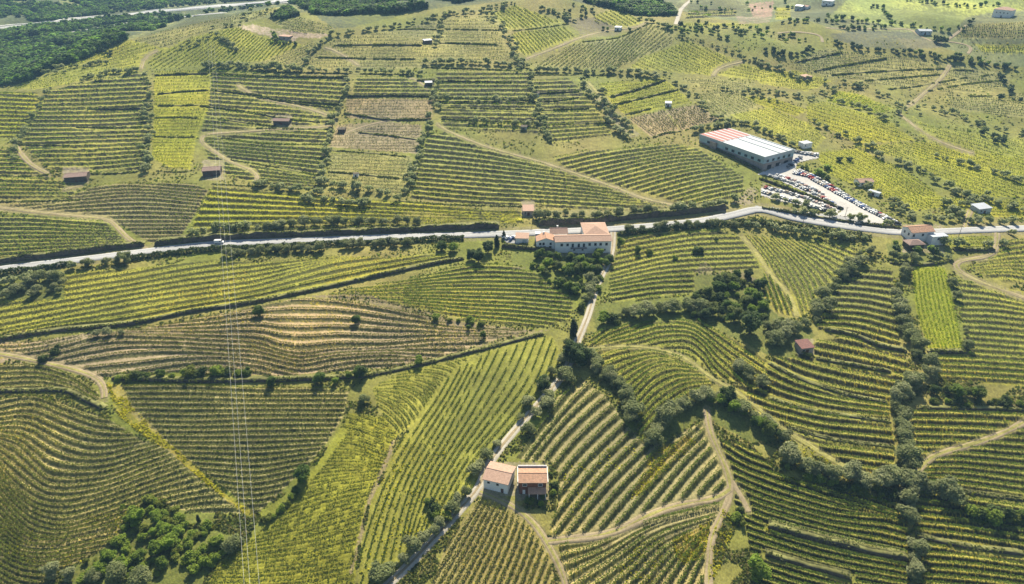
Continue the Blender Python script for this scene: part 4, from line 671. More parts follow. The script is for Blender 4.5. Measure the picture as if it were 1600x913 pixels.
def quads(C, size, up=.5, tilt=None, aspect=1.0):
    n = len(C); N_ = rs.normal(0, 1, (n, 3)); N_[:, 2] = np.abs(N_[:, 2]) + up
    if tilt is not None: N_ += tilt
    N_ /= np.linalg.norm(N_, axis=1, keepdims=True); A = np.cross(N_, rs.normal(0, 1, (n, 3))); A /= np.linalg.norm(A, axis=1, keepdims=True)+1e-9; B = np.cross(N_, A)
    s = (np.asarray(size)*.5)[:, None] * np.ones((n, 1)); A = A*s; B = B*s*aspect
    V = np.stack([C-A-B*.7, C+A*.8-B, C+A+B*.8, C-A*.7+B], 1).reshape(-1, 3)
    return V, np.arange(4*n).reshape(n, 4)
# ------------------------------------------------------------------ terrace walls and banks
for where, h, ls in WALLS:
    for n_, l in enumerate(ls):
        P = smooth(px(l), 3.0); Wd = at(P[:, 0], P[:, 1]); d = np.r_[0, np.cumsum(np.linalg.norm(np.diff(Wd[:, :2], axis=0), axis=1))]
        n = max(4, int(d[-1]/1.6)); q = np.linspace(0, d[-1], n); X = np.interp(q, d, Wd[:, 0]); Y = np.interp(q, d, Wd[:, 1])
        for _ in range(4):
            X[1:-1] = (X[:-2]+2*X[1:-1]+X[2:])/4; Y[1:-1] = (Y[:-2]+2*Y[1:-1]+Y[2:])/4
        tx, ty = np.gradient(X), np.gradient(Y); L = np.hypot(tx, ty)+1e-9; nx, ny = ty/L, -tx/L       # towards the valley side
        fl = np.where(nx.mean()*X.mean() + ny.mean()*Y.mean() > 0, -1, 1); nx, ny = nx*fl, ny*fl
        h = h*(1.15 if 'edge of the road' in where else .68)
        z = T0(X, Y); hh = h*(.82 + .12*np.interp(q, np.arange(0, d[-1]+10, 5), rs.normal(0, 1, len(np.arange(0, d[-1]+10, 5)))))
        hh = np.clip(hh, .5*h, 1.3*h); hh[0] *= .55; hh[-1] *= .55
        prof = [(.45, -1.2, 0), (.30, .5, 0), (.05, 1., 1), (-.9, 1.02, 1), (-2.2, .72, 1), (-2.6*h, -.25, 1)]
        Vp = [np.stack([X+nx*a + rs.normal(0, .08, n), Y+ny*a + rs.normal(0, .08, n), z + hh*b + rs.normal(0, .05, n) if b > 0 else T0(X+nx*a, Y+ny*a) + b], -1) for a, b, c in prof]
        V = np.stack(Vp, 1); I = np.arange(n*6).reshape(n, 6); F = np.stack([I[:-1, :-1], I[1:, :-1], I[1:, 1:], I[:-1, 1:]], -1)
        mi = np.tile([0, 0, 1, 1, 1], n-1); F = F.reshape(-1, 4)
        if fl < 0: F = F[:, ::-1]
        bc = np.array((.15, .15, .05))*rs.uniform(.75, 1.3, (n, 1, 1)) * rs.uniform(.8, 1.2, (n, 6, 1))
        o = mk('terrace_wall', V.reshape(-1, 3), F, [M['stone'], M['grass_bank']], mi=mi, cols=bc.reshape(-1, 3))
        tx_ = ('dark stone terrace wall %s' if len(ls) == 1 else ordw(n_+1) + ' dark stone terrace wall, %s') % where
        tag(o, tx_, 'wall', 'terrace walls ' + where)
        m = int(d[-1]*5.5); qq = rs.rand(m)*d[-1]; off = rs.uniform(-1.1, .75, m); up = np.interp(qq, q, hh)*np.where(off > .1, 1 - rs.rand(m)**1.5*.95, 1) + .1
        Cq = np.stack([np.interp(qq, q, X) + np.interp(qq, q, nx)*off, np.interp(qq, q, Y) + np.interp(qq, q, ny)*off, np.interp(qq, q, z) + up], -1)
        clump = np.interp(qq, np.arange(0, d[-1]+8, 4), rs.rand(len(np.arange(0, d[-1]+8, 4)))) > .30
        Cq = Cq[clump]; dm = np.linalg.norm(Cq.mean(0) - [0, 0, CAMZ])/330; Vq, Fq = quads(Cq, rs.uniform(.4, .9, len(Cq))*max(.8, dm), up=.2)
        cq = np.array((.105, .120, .034))*rs.normal(1, .25, (len(Cq), 1))
        mk('grass_fringe', Vq, Fq, M['leaf'], cols=np.clip(np.repeat(cq, 4, 0), .01, .4), parent=o)

# ------------------------------------------------------------------ vines
rows = []
for p in plots:
    st = p['sty']
    if 'YY' not in p or st[1] == 0: continue
    sub = sfield[p['sl']][plotid[p['sl']] == p['k']]; sub = sub[~np.isnan(sub)]
    if not len(sub): continue
    cnt = 0
    for si in range(int(math.floor(sub.min())), int(math.ceil(sub.max()))+1):
        s = si + .58
        n_ = min(max(np.searchsorted(p['SS'], s) - 1, 0), len(p['SS'])-2)
        y = p['YY'][n_] + (p['YY'][n_+1]-p['YY'][n_])*(s-p['SS'][n_])/(p['SS'][n_+1]-p['SS'][n_])
        U = p['unrot'](np.stack([p['xs'], y], -1)); j, i = look(U[:, 0], U[:, 1]); loc = (p['YY'][n_+1]-p['YY'][n_])/(p['SS'][n_+1]-p['SS'][n_])/p['sp']
        thin = (loc > .58) | ((si % 2 == 0) & (loc > .3)) | ((si % 4 == 0) & (loc > .12))
        good = thin & (plotid[j, i] == p['k']) & (mask[j, i] == 0) & (U[:, 0] > -60) & (U[:, 0] < 1660) & (U[:, 1] < 985)
        e = np.diff(np.r_[0, good.astype(int), 0]); st_, en_ = np.where(e == 1)[0], np.where(e == -1)[0]
        for a, b in zip(st_, en_):
            if b - a < 9: continue
            Q = U[a:b:3] if b-a > 12 else U[a:b:2]
            inf = (Q[:, 0] > -5) & (Q[:, 0] < 1605) & (Q[:, 1] < 918)
            rows.append(dict(p=p, U=Q, px=np.hypot(*np.diff(Q, axis=0).T).sum()*p['sp'], inf=inf.mean())); 
allU = np.vstack([r['U'] for r in rows]); allW = hit(allU[:, 0], allU[:, 1]); o_ = 0
for r in rows: r['W'] = allW[o_:o_+len(r['U'])]; o_ += len(r['U'])
def vine_mesh(r):
    Wd = r['W']; st = r['p']['sty']; d = np.r_[0, np.cumsum(np.linalg.norm(np.diff(Wd[:, :2], axis=0), axis=1))]
    if d[-1] < 3: return None
    dist = np.linalg.norm(Wd.mean(0) - [0, 0, CAMZ]); near = dist < 400
    step = .42 if near else 1.0*dist/500; n = int(d[-1]/step)
    if n < 3: return None
    per = r['p']['sp'] / (FPX/dist); 
    q = (np.arange(n) + rs.uniform(-.3, .3, n))*step
    plants = np.interp(q, np.arange(0, d[-1]+3, 1.5), rs.rand(len(np.arange(0, d[-1]+3, 1.5))))
    q = q[plants > st[6]]; n = len(q)
    if n < 2: return None
    X = np.interp(q, d, Wd[:, 0]); Y = np.interp(q, d, Wd[:, 1]); tx = np.interp(q, d, np.gradient(Wd[:, 0])); ty = np.interp(q, d, np.gradient(Wd[:, 1])); L = np.hypot(tx, ty)+1e-9
    vig = np.interp(q, np.arange(0, d[-1]+14, 7), rs.uniform(.72, 1.2, len(np.arange(0, d[-1]+14, 7))))
    k = 7 if near else 4; X = np.repeat(X, k); Y = np.repeat(Y, k); lx = np.repeat(-ty/L, k); ly = np.repeat(tx/L, k); vg = np.repeat(vig, k)
    w = max(st[2]*per*1.25, .32); w = min(w, 1.5); m = n*k
    lat = rs.normal(0, w*.42, m); zb = T0(X, Y) + STEP[r['p']['k']]*.46; hgt = rs.rand(m)**.6*st[1]*vg
    lat *= (1.15 - .5*hgt/st[1])
    C = np.stack([X + lx*lat + rs.normal(0, .12, m), Y + ly*lat + rs.normal(0, .12, m), zb + .12 + hgt], -1)
    sz = ((.30 if r['p']['style'] in ('yel', 'yrow') else .36) if near else .50*dist/470)*rs.uniform(.7, 1.3, m)
    V, F = quads(C, sz, up=.35)
    c = np.array(st[5])*np.repeat(rs.normal(1, .10, n), k)[:, None]*rs.normal(1, .07, m)[:, None]
    c = c * (1 + rs.normal(0, .05, (m, 3))); return V, F, np.clip(np.repeat(c, 4, 0), .005, .6)
inview = [r for r in rows if r['inf'] > .3 and r['px'] > 250]
top = sorted(inview, key=lambda r: -r['px'])[:300]; topid = {id(r) for r in top}
restV, restF, restC = [], [], []; nb = 0; seq = {}; VIEW = {}
for r in rows:
    k = r['p']['k']
    if id(r) in topid:
        res = vine_mesh(r)
        if res is None: continue
        seq[k] = seq.get(k, 0) + 1
        o = mk('trellised_vine', res[0], res[1], M['vine'], cols=res[2]); r['obj'] = o
        steep = abs(math.degrees(math.atan2(r['p']['s'], r['p']['c']))) > 35
        tag(o, '%s vine row %s, %s' % (ordw(seq[k]), 'rightward' if steep else 'down', r['p']['where']), 'vine row', 'vine rows on ' + r['p']['where'])
    else:
        res = vine_mesh(r)
        if res is None: continue
        restV.append(res[0]); restF.append(res[1] + nb); restC.append(res[2]); nb += len(res[0])
o = mk('vines', np.vstack(restV), np.vstack(restF), M['vine'], cols=np.vstack(restC)); tag(o, 'the mass of smaller green vine rows on the terraces of the far slopes', 'vines', kind='stuff')
print('rows', len(rows), 'vine faces', nb//4)

# ------------------------------------------------------------------ trees
def crown_mesh(lobes, n, size, col, name, seed, lift=.95):
    """lobes: (x, y, z, rx, ry, rz); leaf clumps spread over the lobes and inside them"""
    w = np.array([l[3]*l[4] + l[4]*l[5] + l[3]*l[5] for l in lobes]); L = np.array(lobes); k = rs.choice(len(lobes), n, p=w/w.sum())
    D = rs.normal(0, 1, (n, 3)); D /= np.linalg.norm(D, axis=1, keepdims=True); rad = 1 - .38*rs.rand(n)**1.7 + rs.normal(0, .05, n)
    C = L[k, :3] + D*L[k, 3:]*rad[:, None]
    V, F = quads(C, size*rs.uniform(.65, 1.35, n), up=.25, tilt=D*.8 + np.array([0, 0, lift]))
    lobe_t = rs.normal(1, .12, len(lobes))[k]
    c = np.array(col)*(lobe_t*rs.normal(1, .13, n))[:, None]; c = np.repeat(c, 4, 0)
    Vs, Fs, Cs = [V], [F], [c]; nb = len(V)
    for l in lobes:                                       # inner foliage that closes the view through the lobe
        V2 = []; m = 6
        for a in range(1, 4):
            for b in range(m):
                th = math.pi*a/4; p = 2*math.pi*(b + .5*a)/m; V2.append((l[0]+.72*l[3]*math.sin(th)*math.cos(p), l[1]+.72*l[4]*math.sin(th)*math.sin(p), l[2]+.72*l[5]*math.cos(th)))
        f = [(nb+a*m+b, nb+a*m+(b+1) % m, nb+(a+1)*m+(b+1) % m, nb+(a+1)*m+b) for a in range(2) for b in range(m)]
        f += [(nb, nb+1, nb+2, nb+3), (nb, nb+3, nb+4, nb+5), (nb+2*m, nb+2*m+3, nb+2*m+2, nb+2*m+1), (nb+2*m, nb+2*m+5, nb+2*m+4, nb+2*m+3)]
        Vs.append(np.array(V2)); Fs.append(np.array(f)[:, ::-1]); Cs.append(np.tile(np.array(col)*.9, (len(V2), 1))); nb += len(V2)
    return np.vstack(Vs), np.vstack(Fs), np.clip(np.vstack(Cs), .004, .5)
def lobeset(kind):
    """unit trees, one metre tall"""
    out = []
    if kind == 'olive':
        for i in range(rs.randint(6, 9)):
            a = rs.uniform(0, 6.28); r = rs.uniform(.10, .34); out.append((1.3*r*math.cos(a), 1.3*r*math.sin(a), rs.uniform(.36, .80), *(rs.uniform(.20, .30, 2)), rs.uniform(.16, .23)))
        out.append((0, 0, .58, .38, .36, .36))
    elif kind == 'round':
        for i in range(rs.randint(8, 12)):
            a = rs.uniform(0, 6.28); z = rs.uniform(.28, .84); r = .36*math.sqrt(max(0, 1-((z-.5)/.5)**2))*rs.uniform(.6, 1); out.append((r*math.cos(a), r*math.sin(a), z, *(rs.uniform(.14, .24, 2)), rs.uniform(.13, .20)))
        out.append((0, 0, .52, .34, .34, .38))
    elif kind == 'shrub':
        for i in range(rs.randint(5, 8)):
            a = rs.uniform(0, 6.28); r = rs.uniform(.1, .5); out.append((r*math.cos(a), r*math.sin(a), rs.uniform(.25, .7), *(rs.uniform(.22, .36, 2)), rs.uniform(.2, .32)))
        out.append((0, 0, .35, .45, .42, .36))
    elif kind == 'cypress':
        for i in range(9):
            z = .12 + i*.1; r = .20*math.sin(min(1, (1-z)*1.3+.12)*1.5); out.append((rs.normal(0, .03), rs.normal(0, .03), z, r, r, .11))
    return out
def trunk_mesh(kind, h):
    b = MB(); top = .5*h if kind != 'shrub' else .3*h; r = .045*h if kind == 'olive' else .028*h
    b.tube([(0, 0, -.4), (.02*h, 0, top*.5), (0, .02*h, top)], [r*1.25, r*.9, r*.6], 6)
    for i in range(4):
        a = i*1.57 + rs.uniform(-.4, .4); b.tube([(0, .01*h, top*.75), (.12*h*math.cos(a), .12*h*math.sin(a), top*1.1), (.24*h*math.cos(a), .24*h*math.sin(a), top*1.35)], [r*.6, r*.4, r*.15], 5)
    return b
CAT = {'olive': ('olive_tree', 'olive tree'), 'round': ('broadleaf_tree', 'tree'), 'shrub': ('shrub', 'shrub'), 'cypress': ('cypress_tree', 'tree'), 'hedge': ('hedge', 'hedge')}
TONE = {'olive': [(.250, .272, .120), (.222, .250, .100), (.285, .300, .150)], 'round': [(.095, .155, .022), (.150, .215, .024), (.068, .108, .024), (.160, .195, .042), (.215, .300, .030)], 'shrub': [(.110, .160, .022), (.175, .205, .026), (.080, .115, .024), (.220, .290, .032)], 'cypress': [(.045, .070, .022)]}
def variants(kind, n, leaves, size, tag_):
    out = []
    for i in range(n):
        for ci, c in enumerate(TONE[kind]):
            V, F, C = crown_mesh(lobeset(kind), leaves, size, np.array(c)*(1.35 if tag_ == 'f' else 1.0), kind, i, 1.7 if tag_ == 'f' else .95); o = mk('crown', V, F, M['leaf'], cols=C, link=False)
            t = trunk_mesh(kind, 1.0); tm = mk('trunk', t.V, t.F, M['bark'], link=False); md, td = o.data, tm.data; bpy.data.objects.remove(o); bpy.data.objects.remove(tm); out.append((md, td, ci, (V, F, C)))
    return out
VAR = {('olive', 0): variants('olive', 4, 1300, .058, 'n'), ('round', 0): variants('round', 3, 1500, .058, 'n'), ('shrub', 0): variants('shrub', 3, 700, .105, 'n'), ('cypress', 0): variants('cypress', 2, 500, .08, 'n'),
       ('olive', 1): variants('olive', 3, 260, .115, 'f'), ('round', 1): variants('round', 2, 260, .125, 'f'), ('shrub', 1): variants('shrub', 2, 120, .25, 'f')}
plan = []
for gi, (kind, where, h, n, pts, jit) in enumerate(TREES):
    if kind == 'hedge' or n == 0: continue
    P = np.array(px(pts), float)
    if n == 1: Q = P[:1]
    else:
        d = np.r_[0, np.cumsum(np.hypot(*np.diff(P, axis=0).T))]; q = np.linspace(0, d[-1], n) + rs.normal(0, .30*d[-1]/max(n-1, 1), n); q = np.clip(q, 0, d[-1])
        Q = np.stack([np.interp(q, d, P[:, 0]), np.interp(q, d, P[:, 1])], -1) + rs.normal(0, 1, (n, 2))*[jit, jit*.6]
    Wd = at(Q[:, 0], Q[:, 1]); hz = h*np.clip(rs.normal(1, .22, n), .55, 1.5) if n > 1 else np.array([h])
    for m in range(n):
        dist = np.linalg.norm(Wd[m] - [0, 0, CAMZ]); plan.append(dict(kind=kind, where=where, h=hz[m], uv=Q[m], W=Wd[m], dist=dist, size=hz[m]/dist, gi=gi, n=n))
rest = {}
single = set()
for kind in ('olive', 'round', 'shrub', 'cypress'):
    L = sorted([q for q in plan if q['kind'] == kind], key=lambda q: -q['size'])
    single |= {id(q) for q in L[:300]}
    rest[kind] = L[300:]
count = {}
TINT = {('olive', 0): 'grey-green', ('olive', 1): 'dull green', ('olive', 2): 'silvery', ('round', 0): 'green', ('round', 1): 'fresh green', ('round', 2): 'dark green', ('round', 3): 'pale green', ('round', 4): 'bright green', ('shrub', 3): 'bright green', ('shrub', 0): 'green', ('shrub', 1): 'yellow-green', ('shrub', 2): 'dark green', ('cypress', 0): 'dark green'}
def pick(q):
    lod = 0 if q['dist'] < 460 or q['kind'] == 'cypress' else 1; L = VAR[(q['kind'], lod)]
    want = None
    if 'dark' in q['where'] and q['kind'] == 'round': want = 2
    if 'huge' in q['where']: want = 2
    if 'bright' in q['where'] and q['kind'] == 'round': want = 4
    if 'pale green' in q['where']: want = 3
    if 'wooded corner' in q['where'] and q['kind'] == 'round': want = (1, 4, 4)[rs.randint(3)]
    if 'wooded corner' in q['where'] and q['kind'] == 'shrub': want = (1, 3, 3)[rs.randint(3)]
    if 'alone' in q['where'] or 'line below the mauve' in q['where']: want = 0
    L = [v for v in L if want is None or v[2] == want]
    return L[rs.randint(len(L))]
first = {}
for q in sorted(plan, key=lambda q: (q['gi'], q['uv'][0])):
    if id(q) not in single: continue
    v = pick(q); nm, cat = CAT[q['kind']]
    o = empty(nm, (0, 0, 0), rs.uniform(0, 6.28)); z = ground(q['W'][None])[0]; o.location = (q['W'][0], q['W'][1], z - .1)
    wob = rs.uniform(.9, 1.12); o.scale = (q['h']*wob, q['h']*rs.uniform(.92, 1.1), q['h'])
    c = bpy.data.objects.new('crown', v[0]); COL.objects.link(c); c.parent = o
    t = bpy.data.objects.new('trunk', v[1]); COL.objects.link(t); t.parent = o
    count[q['gi']] = count.get(q['gi'], 0) + 1
    word = {'olive': 'olive tree', 'round': 'leafy tree', 'shrub': 'bushy shrub', 'cypress': 'narrow tree'}[q['kind']]
    desc = '%s %s' % (TINT[(q['kind'], v[2])], word)
    if q['n'] == 1: lab = '%s %s' % (desc.replace('dark green', '').replace('bright green', '').replace('fresh green', '').replace('pale green', '').strip(), q['where'])
    else: lab = '%s, %s from left, %s' % (desc, ordw(count[q['gi']]), q['where'])
    tag(o, lab, cat, '%ss %s' % (word, q['where']) if q['n'] > 1 else None)
for kind, L in rest.items():
    if not L: continue
    Vs, Fs, Cs = [], [], []; nb = 0
    for q in L:
        v = pick(q); V, F, C = v[3]; a = rs.uniform(0, 6.28); c, s = math.cos(a), math.sin(a); X = V*q['h']*[rs.uniform(.9, 1.15), rs.uniform(.9, 1.15), 1]
        X = np.stack([X[:, 0]*c - X[:, 1]*s, X[:, 0]*s + X[:, 1]*c, X[:, 2]], -1) + [q['W'][0], q['W'][1], ground(q['W'][None])[0] - .15]
        Vs.append(X); Fs.append(F + nb); Cs.append(C); nb += len(X)
    o = mk({'olive': 'distant_olives', 'round': 'distant_woods', 'shrub': 'scrub'}[kind], np.vstack(Vs), np.vstack(Fs), M['leaf'], cols=np.vstack(Cs))
    tag(o, {'olive': 'mass of small olive trees in lines over the far hillsides', 'round': 'mass of small far trees along the lanes and hedges beyond the hill', 'shrub': 'low scrub'}[kind], 'trees', kind='stuff')
# hedges under the road
for kind, where, h, n, pts, jit in TREES:
    if kind != 'hedge': continue
    P = smooth(px(pts), 3); Wd = at(P[:, 0], P[:, 1]); d = np.r_[0, np.cumsum(np.linalg.norm(np.diff(Wd[:, :2], axis=0), axis=1))]; m = int(d[-1]*34)
    q = rs.rand(m)*d[-1]; hv = np.interp(q, np.arange(0, d[-1]+6, 3), rs.uniform(.55, 1.15, len(np.arange(0, d[-1]+6, 3))))*h
    a = rs.uniform(0, 3.1416, m); r = 1 - .3*rs.rand(m)
    X = np.interp(q, d, Wd[:, 0]) + rs.normal(0, .15, m); Y = np.interp(q, d, Wd[:, 1]) + np.cos(a)*r*2.0; Z = T0(X, Y) + np.sin(a)*r*hv
    V, F = quads(np.stack([X, Y, Z], -1), rs.uniform(.5, 1.0, m), up=.1, tilt=np.stack([0*a, np.cos(a), np.sin(a)], -1)*1.2)
    C = np.repeat(np.array((.075, .108, .026))*rs.normal(1, .18, m)[:, None], 4, 0)
    o = mk('hedge', V, F, M['leaf'], cols=np.clip(C, .005, .3)); tag(o, 'long dark green hedge ' + where, 'hedge', 'hedges below the road')
# the wooded valley sides beyond the hill
fp = []
for wi, w in enumerate(FOREST):
    sl_, ins = poly_mask(np.array(px(w), float)); jj, ii = np.where(ins); n = int(len(jj)/(3.6 if wi else 9)); k = rs.choice(len(jj), n)
    fp.append(np.stack([ii[k] + sl_[1].start - PAD + rs.rand(n), jj[k] + sl_[0].start - PAD + rs.rand(n)], -1))
fp = np.vstack(fp); Wd = at(fp[:, 0], fp[:, 1]); dist = np.linalg.norm(Wd - [0, 0, CAMZ], axis=1); jj, ii = look(fp[:, 0], fp[:, 1])
keep = (dist > 880) & (mask[jj, ii] == 0); Wd = Wd[keep]; Vs, Fs, Cs = [], [], []; nb = 0
for k, p in enumerate(Wd):
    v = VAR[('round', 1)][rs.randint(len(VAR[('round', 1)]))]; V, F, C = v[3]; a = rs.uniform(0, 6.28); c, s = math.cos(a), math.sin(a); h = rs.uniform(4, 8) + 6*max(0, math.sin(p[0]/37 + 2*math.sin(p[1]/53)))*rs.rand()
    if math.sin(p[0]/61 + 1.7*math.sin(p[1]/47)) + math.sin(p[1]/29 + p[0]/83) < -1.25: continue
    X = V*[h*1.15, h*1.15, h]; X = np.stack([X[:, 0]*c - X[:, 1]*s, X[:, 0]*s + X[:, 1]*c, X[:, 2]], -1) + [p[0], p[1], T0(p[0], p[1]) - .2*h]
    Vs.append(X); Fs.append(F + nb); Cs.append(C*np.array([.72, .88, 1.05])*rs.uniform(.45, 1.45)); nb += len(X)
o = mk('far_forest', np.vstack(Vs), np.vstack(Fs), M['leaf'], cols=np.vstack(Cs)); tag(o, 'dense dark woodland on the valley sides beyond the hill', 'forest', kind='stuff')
print('forest trees', len(Wd))

# weeds and tufts on the unplanted margins, and yellow flowers between the vines
ok_ = (plotid < 0) & (mask == 0); ok_[:PAD+60] = False; ok_[PAD+960:] = False; ok_[:, :PAD-60] = False; ok_[:, PAD+1660:] = False
jj, ii = np.where(ok_); wgt = pxm(jj - PAD)**2; k = rs.choice(len(jj), 34000, p=wgt/wgt.sum()); U = np.stack([ii[k] - PAD + rs.rand(len(k)), jj[k] - PAD + rs.rand(len(k))], -1)
patch = np.sin(U[:, 0]/17 + 2*np.sin(U[:, 1]/23)) + np.sin(U[:, 1]/9 + U[:, 0]/31) > -.2; U = U[patch]
Wq = at(U[:, 0], U[:, 1]); Wq[:, 2] = ground(Wq); dist = np.linalg.norm(Wq - [0, 0, CAMZ], axis=1); n = len(Wq)
V, F = quads(Wq + np.stack([0*dist, 0*dist, rs.uniform(.05, .5, n)], -1), rs.uniform(.4, 1.1, n)*np.clip(dist/300, .8, 2), up=.5)
pal = np.array([(.13, .16, .028), (.10, .13, .026), (.18, .18, .04), (.22, .19, .07), (.08, .11, .024)])[rs.randint(0, 5, n)]*rs.normal(1, .15, (n, 1))
o = mk('weeds', V, F, M['leaf'], cols=np.clip(np.repeat(pal, 4, 0), .01, .4)); tag(o, 'rough tufts of weeds and grass on the unplanted margins', 'weeds', kind='stuff')
FLOWERS = [('165,600 190,603 205,634 262,692 300,724 350,772 405,808 385,806 340,772 262,704 228,684 185,650', 1500), ('1020,705 1078,682 1088,692 1012,766 985,780', 650), ('1050,845 1112,812 1100,872 1060,885', 650), ('960,870 1040,832 1035,890 950,912', 420), ('1130,795 1150,820 1120,900 1108,905 1112,840', 420), ('0,770 60,830 120,860 130,880 60,890 0,850', 420), ('120,810 230,790 260,790 180,840', 240),
    ('640,340 700,342 740,350 740,356 660,354', 420), ('1200,735 1300,760 1400,772 1400,782 1300,772 1210,748', 200), ('880,735 960,690 1000,700 900,820 880,800', 300), ('560,700 700,690 690,820 560,900 600,760', 700), ('1180,660 1260,695 1320,735 1310,745 1230,700', 160), ('40,400 60,400 60,420 40,420', 0), ('300,300 420,310 420,360 300,370', 420), ('1200,820 1260,838 1260,845 1195,830', 160)]
Us = []
for poly, n in FLOWERS:
    sl_, ins = poly_mask(ext(px(poly))); jj, ii = np.where(ins)
    if not n or not len(jj): continue
    k = rs.choice(len(jj), n); q = np.stack([ii[k] + sl_[1].start - PAD, jj[k] + sl_[0].start - PAD], -1) + rs.rand(n, 2)
    Us.append(q[np.sin(q[:, 0]/7 + q[:, 1]/13) + np.sin(q[:, 1]/5 - q[:, 0]/11) > -.5])
U = np.vstack(Us); Wq = at(U[:, 0], U[:, 1]); Wq[:, 2] = ground(Wq); n = len(Wq)
V, F = quads(Wq + np.stack([np.zeros(n), np.zeros(n), rs.uniform(.1, .5, n)], -1), rs.uniform(.35, .8, n), up=.6)
pal = np.array([(.50, .44, .02), (.42, .38, .02), (.34, .34, .02)])[rs.randint(0, 3, n)]*rs.normal(1, .12, (n, 1))
o = mk('flowers', V, F, M['leaf'], cols=np.clip(np.repeat(pal, 4, 0), .01, .6)); tag(o, 'patches of small yellow flowers along paths and vine banks', 'flowers', kind='stuff')

# ------------------------------------------------------------------ buildings
def site(name, label, cat, L, Rr, group=None, z=None):
    P = hit([L[0], Rr[0]], [L[1], Rr[1]]); d = P[1] - P[0]; a = math.atan2(d[1], d[0]); zz_ = T0(P[:, 0], P[:, 1]) if z is None else np.array([z, z])
    o = empty(name, (P[0][0], P[0][1], float(zz_.mean())), a); tag(o, label, cat, group); return o, float(np.hypot(d[0], d[1]))
def block(t, x0, x1, y0, y1, h, wall, roofm, roof='gable', rh=1.8, z0=0, over=.45, name='wall', rname='roof', chimney=None):
    b = MB(); zb = z0 - (2.5 if z0 == 0 else 0); xm, ym = (x0+x1)/2, (y0+y1)/2
    if roof == 'gable':
        V = [(x0,y0,zb),(x1,y0,zb),(x1,y1,zb),(x0,y1,zb),(x0,y0,h),(x1,y0,h),(x1,y1,h),(x0,y1,h),(x0,ym,h+rh),(x1,ym,h+rh)]
        b.add(V, [(0,1,5,4),(1,2,6,9,5),(2,3,7,6),(3,0,4,8,7),(0,3,2,1),(4,5,9,8),(6,7,8,9)])
    elif roof == 'gabley':
        V = [(x0,y0,zb),(x1,y0,zb),(x1,y1,zb),(x0,y1,zb),(x0,y0,h),(x1,y0,h),(x1,y1,h),(x0,y1,h),(xm,y0,h+rh),(xm,y1,h+rh)]
        b.add(V, [(0,1,5,8,4),(1,2,6,5),(2,3,7,9,6),(3,0,4,7),(0,3,2,1),(4,8,9,7),(5,6,9,8)])
    else: b.box(x0, x1, y0, y1, zb, h)
    w = b.build(name, wall, t)
    r = MB(); e = over; k = rh/((y1-y0)/2) if roof != 'gabley' else rh/((x1-x0)/2); t_ = .22
    def slab(q): 
        q = [np.array(p, float) for p in q]; n = len(q); r.add([tuple(p + [0,0,.06]) for p in q] + [tuple(p + [0,0,.06+t_]) for p in q], [tuple(range(n))[::-1], tuple(range(n, 2*n))] + [(i, (i+1) % n, n+(i+1) % n, n+i) for i in range(n)])
    if roof == 'gable':
        slab([(x0-e,y0-e,h-e*k),(x1+e,y0-e,h-e*k),(x1+e,ym,h+rh),(x0-e,ym,h+rh)]); slab([(x1+e,y1+e,h-e*k),(x0-e,y1+e,h-e*k),(x0-e,ym+.01,h+rh-.02),(x1+e,ym+.01,h+rh-.02)])
        r.tube([(x0-e,ym,h+rh+.28),(x1+e,ym,h+rh+.28)], .14, 6)
    elif roof == 'gabley':
        slab([(x0-e,y1+e,h-e*k),(x0-e,y0-e,h-e*k),(xm,y0-e,h+rh),(xm,y1+e,h+rh)]); slab([(x1+e,y0-e,h-e*k),(x1+e,y1+e,h-e*k),(xm+.01,y1+e,h+rh-.02),(xm+.01,y0-e,h+rh-.02)])
        r.tube([(xm,y0-e,h+rh+.28),(xm,y1+e,h+rh+.28)], .14, 6)
    elif roof == 'hip':
        m = min(x1-x0, y1-y0)/2
        if x1-x0 >= y1-y0: A, B = (x0+m, ym, h+rh), (x1-m, ym, h+rh)
        else: A, B = (xm, y0+m, h+rh), (xm, y1-m, h+rh)
        c = [(x0-e,y0-e,h-.1),(x1+e,y0-e,h-.1),(x1+e,y1+e,h-.1),(x0-e,y1+e,h-.1)]
        V = c + [A, B] + [(p[0], p[1], p[2]+.22) for p in c]
        V[4] = (*A[:2], A[2]+.2); V[5] = (*B[:2], B[2]+.2)
        if x1-x0 >= y1-y0: r.add(V, [(0,3,2,1),(6,7,5,4),(7,8,5),(8,9,4,5),(9,6,4)] + [(i,(i+1)%4,6+(i+1)%4,6+i) for i in range(4)])
        else: r.add(V, [(0,3,2,1),(6,7,4),(7,8,5,4),(8,9,5),(9,6,4,5)] + [(i,(i+1)%4,6+(i+1)%4,6+i) for i in range(4)])
    elif roof == 'shed': slab([(x0-e,y0-e,h),(x1+e,y0-e,h),(x1+e,y1+e,h+rh),(x0-e,y1+e,h+rh)])
    elif roof == 'flat': slab([(x0-.15,y0-.15,h),(x1+.15,y0-.15,h),(x1+.15,y1+.15,h),(x0-.15,y1+.15,h)])
    ro = r.build(rname, roofm, t)
    if chimney:
        for cx, cy in chimney:
            c = MB(); c.box(cx-.4, cx+.4, cy-.4, cy+.4, h-.3, h+rh+.9); c.box(cx-.5, cx+.5, cy-.5, cy+.5, h+rh+.9, h+rh+1.05); c.build('chimney', M['white'], ro)
    return w, ro
